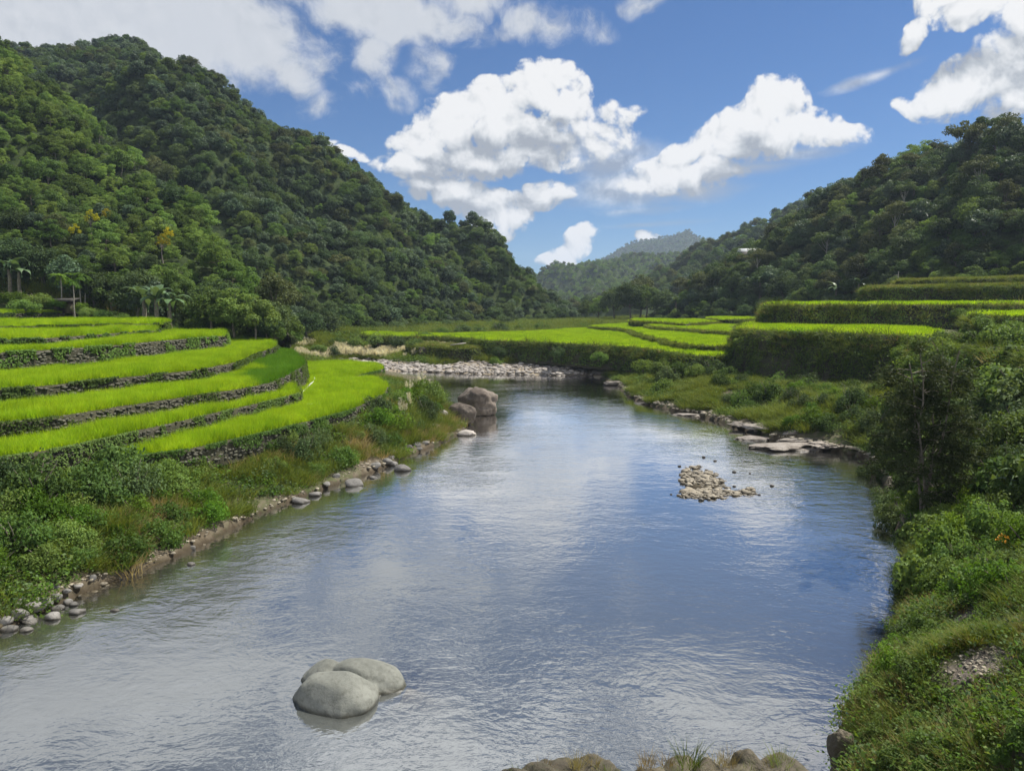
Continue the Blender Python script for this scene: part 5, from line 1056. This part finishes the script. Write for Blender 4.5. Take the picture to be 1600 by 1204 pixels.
b = Bag(); box(b, (0, 0, .1), (2.3, 1.0, .14), .2); o = link('stone_slab', b.mesh('stone_slab', M['slab'])); o.location = atd(716, 541, 112.5) + np.array([0, 0, .25]); o.rotation_euler = (0, -.12, 0); tag(o, 'pale tilted stone slab lying on the dark retaining wall across the river', 'slab')

# ================================================================= SKY, SUN, AIR, CAMERA
SUN_AZ, SUN_EL = R_(66), R_(58)
sv = Vector((math.sin(SUN_AZ) * math.cos(SUN_EL), math.cos(SUN_AZ) * math.cos(SUN_EL), math.sin(SUN_EL)))
ld = bpy.data.lights.new('sun', 'SUN'); ld.energy = 5.0; ld.angle = R_(.53); ld.color = (1, .95, .86)
lo = bpy.data.objects.new('sun', ld); COL.objects.link(lo); lo.rotation_euler = sv.to_track_quat('Z', 'Y').to_euler(); lo.location = (60, 60, 300)

W = bpy.data.worlds.new('World'); S.world = W; W.use_nodes = True; W.node_tree.nodes.clear(); t = NT(W.node_tree)
def sky_uv(px, py):
    d = ray(px, py); d = d / np.linalg.norm(d); return math.atan2(d[0], d[1]), math.asin(d[2])
def make_density():
    """node group: direction (azimuth, elevation) -> cloud thickness"""
    g = bpy.data.node_groups.new('cloud_field', 'ShaderNodeTree')
    g.interface.new_socket('P', in_out='INPUT', socket_type='NodeSocketVector')
    for s in ('Relief', 'Soft', 'Alpha', 'Over'): g.interface.new_socket(s, in_out='OUTPUT', socket_type='NodeSocketFloat')
    q = NT(g); gi = q.node('NodeGroupInput'); go = q.node('NodeGroupOutput'); P = gi.outputs[0]
    # domain warp for ragged edges
    wn = q.node('ShaderNodeTexNoise', {'Vector': P, 'Scale': 9.0, 'Detail': 3, 'Roughness': .55}).outputs['Color']
    wv = q.vm('SUBTRACT', wn, (.5, .5, .5)); wv = q.vm('MULTIPLY', wv, (.07, .06, 0)); PW = q.vm('ADD', P, wv)
    def blobs(lst, vec):
        r = None
        for px, py, rx, ry, rot, amp in lst:
            u, v = sky_uv(px, py); u1, _ = sky_uv(px + rx, py); _, v1 = sky_uv(px, py - ry)
            mp = q.node('ShaderNodeMapping', {0: vec, 1: (u, v, 0), 2: (0, 0, R_(rot)), 3: (abs(u1 - u), abs(v1 - v), 1)}, vector_type='TEXTURE')
            gr = q.node('ShaderNodeTexGradient', {0: mp.outputs[0]}, gradient_type='SPHERICAL').outputs['Fac']
            gr = q.m('MULTIPLY', gr, amp) if amp != 1 else gr
            r = gr if r is None else q.m('MAXIMUM', r, gr)
        return r
    cum = [(700, 200, 75, 62, 10, 1.1), (765, 172, 85, 52, 12, 1.1), (842, 132, 52, 58, 0, 1.15), (872, 118, 40, 40, 0, 1.0), (878, 158, 62, 52, 0, 1.15), (660, 235, 70, 44, 0, 1.05), (640, 262, 70, 34, 0, 1.0), (735, 252, 130, 40, 4, 1.1), (840, 240, 110, 30, -4, .85), (925, 190, 80, 34, 22, .55), (978, 180, 50, 24, 25, .5), (800, 205, 120, 46, 0, 1.1), (935, 224, 80, 32, 16, .5),
           (700, 302, 85, 32, 0, 1.05), (770, 332, 80, 48, -10, 1.1), (845, 308, 60, 32, 10, 1.05), (660, 298, 50, 22, 0, .9), (905, 376, 50, 24, 26, 1.0), (872, 398, 42, 18, 15, .95), (1000, 372, 30, 12, 0, .9),
           (1205, 172, 75, 56, 0, 1.15), (1165, 205, 100, 52, 12, 1.15), (1255, 205, 95, 42, -10, 1.05), (1085, 235, 80, 42, 24, 1.1), (1045, 268, 85, 40, 10, 1.05), (1100, 272, 70, 38, 0, 1.05), (1000, 290, 60, 24, 0, .85), (1315, 207, 70, 22, -8, .9), (1200, 225, 120, 30, 8, 1.0),
           (1500, 128, 110, 52, 8, 1.2), (1580, 100, 100, 62, 15, 1.2), (1640, 140, 130, 60, 0, 1.1), (1440, 150, 60, 24, 0, .9), (1545, 12, 120, 44, -5, 1.15), (1425, 45, 50, 24, 42, .85), (1640, 0, 140, 60, 0, 1.1), (1500, -10, 90, 40, 0, 1.0),
           (490, 222, 60, 22, -12, .85), (545, 242, 44, 14, -10, .75), (-300, 60, 320, 120, 0, 1.2)]
    over = [(100, 20, 460, 140, 0, 1.3), (330, 30, 250, 110, -14, 1.2), (440, 100, 90, 50, -20, .9), (590, 5, 200, 75, -8, 1.1), (720, -20, 170, 50, 0, .9), (585, 80, 60, 60, 0, .7), (860, 36, 130, 40, -4, .72), (690, 92, 60, 66, 30, .5), (622, 140, 60, 36, 0, .45), (500, 160, 40, 36, 0, .46), (1025, 0, 70, 26, 0, .5), (560, 140, 60, 40, 0, .36), (200, -200, 600, 190, 0, 1.1), (700, -330, 520, 190, 0, 1.1), (1250, -300, 620, 190, 4, 1.15), (-400, -150, 500, 200, 0, 1.1)]
    a = blobs(cum, PW); b = blobs(over, PW)
    vo = q.node('ShaderNodeTexVoronoi', {'Vector': PW, 'Scale': 36.0, 'Detail': 3.0, 'Roughness': .52, 'Smoothness': .3}, feature='SMOOTH_F1', normalize=True, voronoi_dimensions='2D').outputs['Distance']
    nz = q.noise(P, 44.0, 6, .62)
    bil = q.m('SUBTRACT', .58, q.m('MULTIPLY', vo, 1.55))
    n0 = q.m('SUBTRACT', nz, .5)
    has = q.mr(a, .01, .2)
    ha = q.m('ADD', a, q.m('MULTIPLY', q.m('ADD', q.m('MULTIPLY', bil, .95), q.m('MULTIPLY', n0, 1.05)), q.m('MULTIPLY', has, 1.1)))
    alpha_c = q.mr(ha, .12, .56)
    relief = q.m('ADD', q.m('ADD', q.m('MULTIPLY', bil, .72), q.m('MULTIPLY', n0, .3)), q.m('MULTIPLY', q.m('SQRT', a), .5))
    strea = q.node('ShaderNodeMapping', {0: P, 2: (0, 0, R_(-12)), 3: (7, 16, 1)}).outputs[0]
    wisp = q.noise(strea, 1.0, 6, .62, .5)
    no = q.noise(PW, 11.0, 7, .64)
    hb = q.m('ADD', b, q.m('MULTIPLY', q.m('SUBTRACT', no, .5), q.m('MULTIPLY', q.mr(b, 0, .22), 2.3)))
    alpha_o = q.m('MULTIPLY', q.mr(hb, .06, .72), .97)
    # thin veils low above the valley and the streak on the right
    veil = blobs([(1000, 290, 190, 60, 8, .9), (960, 255, 120, 45, 8, .8), (1090, 300, 160, 26, 4, .7), (980, 330, 170, 16, 4, .55), (1000, 352, 190, 10, 2, .55), (1370, 118, 130, 17, 13, .75), (900, 230, 110, 60, 10, .6), (1170, 262, 150, 30, 4, .55), (1250, 240, 140, 22, 6, .5)], P)
    alpha_v = q.m('MULTIPLY', q.mr(q.m('ADD', veil, q.m('MULTIPLY', q.m('SUBTRACT', wisp, .5), 1.3)), .12, .8), q.mr(veil, 0, .2, 0, .75))
    al = q.m('SUBTRACT', 1.0, q.m('MULTIPLY', q.m('MULTIPLY', q.m('SUBTRACT', 1.0, alpha_c), q.m('SUBTRACT', 1.0, alpha_o)), q.m('SUBTRACT', 1.0, alpha_v)))
    ov = q.m('MULTIPLY', alpha_o, q.m('SUBTRACT', 1.0, alpha_c))
    q.l.new(relief, go.inputs[0]); q.l.new(q.mr(a, 0, 1.05), go.inputs[1]); q.l.new(al, go.inputs[2]); q.l.new(q.m('MULTIPLY', ov, q.m('ADD', .4, no)), go.inputs[3]); return g
dirv = t.node('ShaderNodeTexCoord').outputs['Generated']
sx = t.node('ShaderNodeSeparateXYZ', {0: dirv}).outputs
az = t.m('ARCTAN2', sx[0], sx[1]); el = t.m('ARCSINE', sx[2])
Pv = t.node('ShaderNodeCombineXYZ', {0: az, 1: el, 2: 0.0}).outputs[0]
den = make_density()
def field(off):
    nd = t.n.new('ShaderNodeGroup'); nd.node_tree = den; t.l.new(t.vm('ADD', Pv, off) if any(off) else Pv, nd.inputs[0]); return nd.outputs
f0, f1, f2 = field((0, 0, 0)), field((.006, .011, 0)), field((.016, .058, 0))
fine = t.m('MULTIPLY', t.m('SUBTRACT', f0[0], f1[0]), 1.9)           # small billows, lit on the side of the sun
broad = t.m('MULTIPLY', t.m('SUBTRACT', f0[1], f2[1]), 1.2)           # whole cloud, bright crown and grey base
thick = t.mr(f0[1], .15, 1.0, 0, .27)
lit = t.m('MULTIPLY', t.m('SUBTRACT', t.m('ADD', t.m('ADD', .66, fine), broad), thick), .78, clamp=True)
ccol = t.node('ShaderNodeValToRGB', {0: lit}).outputs[0]; cr = ccol.node.color_ramp
cr.elements[0].position = .0; cr.elements[0].color = (.40, .43, .48, 1); cr.elements[1].position = 1; cr.elements[1].color = (1.0, .995, .99, 1)
for p_, c_ in ((.3, (.56, .59, .63, 1)), (.55, (.76, .78, .80, 1)), (.8, (.91, .915, .92, 1))): e = cr.elements.new(p_); e.color = c_
ccol = t.mix(t.m('MULTIPLY', f0[3], 1.0, clamp=True), ccol, (.70, .73, .78))
sky = t.node('ShaderNodeTexSky', sky_type='NISHITA', sun_disc=False, sun_elevation=SUN_EL, sun_rotation=SUN_AZ, altitude=300, air_density=1.0, dust_density=.15, ozone_density=1.6)
blue = t.mix(1.0, sky.outputs[0], (.43, .77, 1.18), 'MULTIPLY')
blue = t.vm('SCALE', blue); blue.node.inputs['Scale'].default_value = .045
glow = t.node('ShaderNodeVectorMath', {0: dirv, 1: tuple(sv)}, operation='DOT_PRODUCT').outputs['Value']
gain = t.m('ADD', t.mr(glow, .74, 1.0, .56, 1.6), t.mr(el, .37, .62, 0, .75))            # added boost: unseen clouds overhead and sunward lift ambient light and reflections
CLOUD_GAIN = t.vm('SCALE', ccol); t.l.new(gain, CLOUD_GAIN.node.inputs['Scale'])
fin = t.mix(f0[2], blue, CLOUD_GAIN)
# unseen bright clouds added behind the viewer to lift the ambient light
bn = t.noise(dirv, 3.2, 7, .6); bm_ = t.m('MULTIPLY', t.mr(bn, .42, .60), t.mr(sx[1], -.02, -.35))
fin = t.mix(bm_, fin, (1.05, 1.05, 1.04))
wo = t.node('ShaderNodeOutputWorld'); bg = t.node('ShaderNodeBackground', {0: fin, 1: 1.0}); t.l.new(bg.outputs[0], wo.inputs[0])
W.cycles.sampling_method = 'MANUAL'; W.cycles.sample_map_resolution = 512

# the air of the valley
m, t, out = new_mat('valley_air')
v_ = t.node('ShaderNodeVolumePrincipled', {'Color': (.66, .80, 1.0, 1), 'Density': HAZE, 'Anisotropy': .2}); t.l.new(v_.outputs[0], out.inputs['Volume'])
b = Bag(); box(b, (0, 0, 118), (7000, 7000, 244)); o = link('haze', b.mesh('haze', m)); tag(o, 'pale air of the valley that fades the far hills', 'haze', None, 'stuff')

cam = bpy.data.cameras.new('camera'); co = bpy.data.objects.new('camera', cam); COL.objects.link(co); S.camera = co
cam.sensor_width = 36; cam.lens = F / 1600 * 36; cam.clip_start = .1; cam.clip_end = 20000
co.location = (0, 0, CAMZ); co.rotation_euler = (math.pi / 2 - PITCH, 0, 0)
S.view_settings.view_transform = 'Standard'; S.view_settings.look = 'None'; S.view_settings.exposure = .72; S.view_settings.gamma = 1
S.cycles.max_bounces = 8; S.cycles.diffuse_bounces = 3; S.cycles.glossy_bounces = 3; S.cycles.transmission_bounces = 4; S.cycles.transparent_max_bounces = 8; S.cycles.sample_clamp_indirect = 6
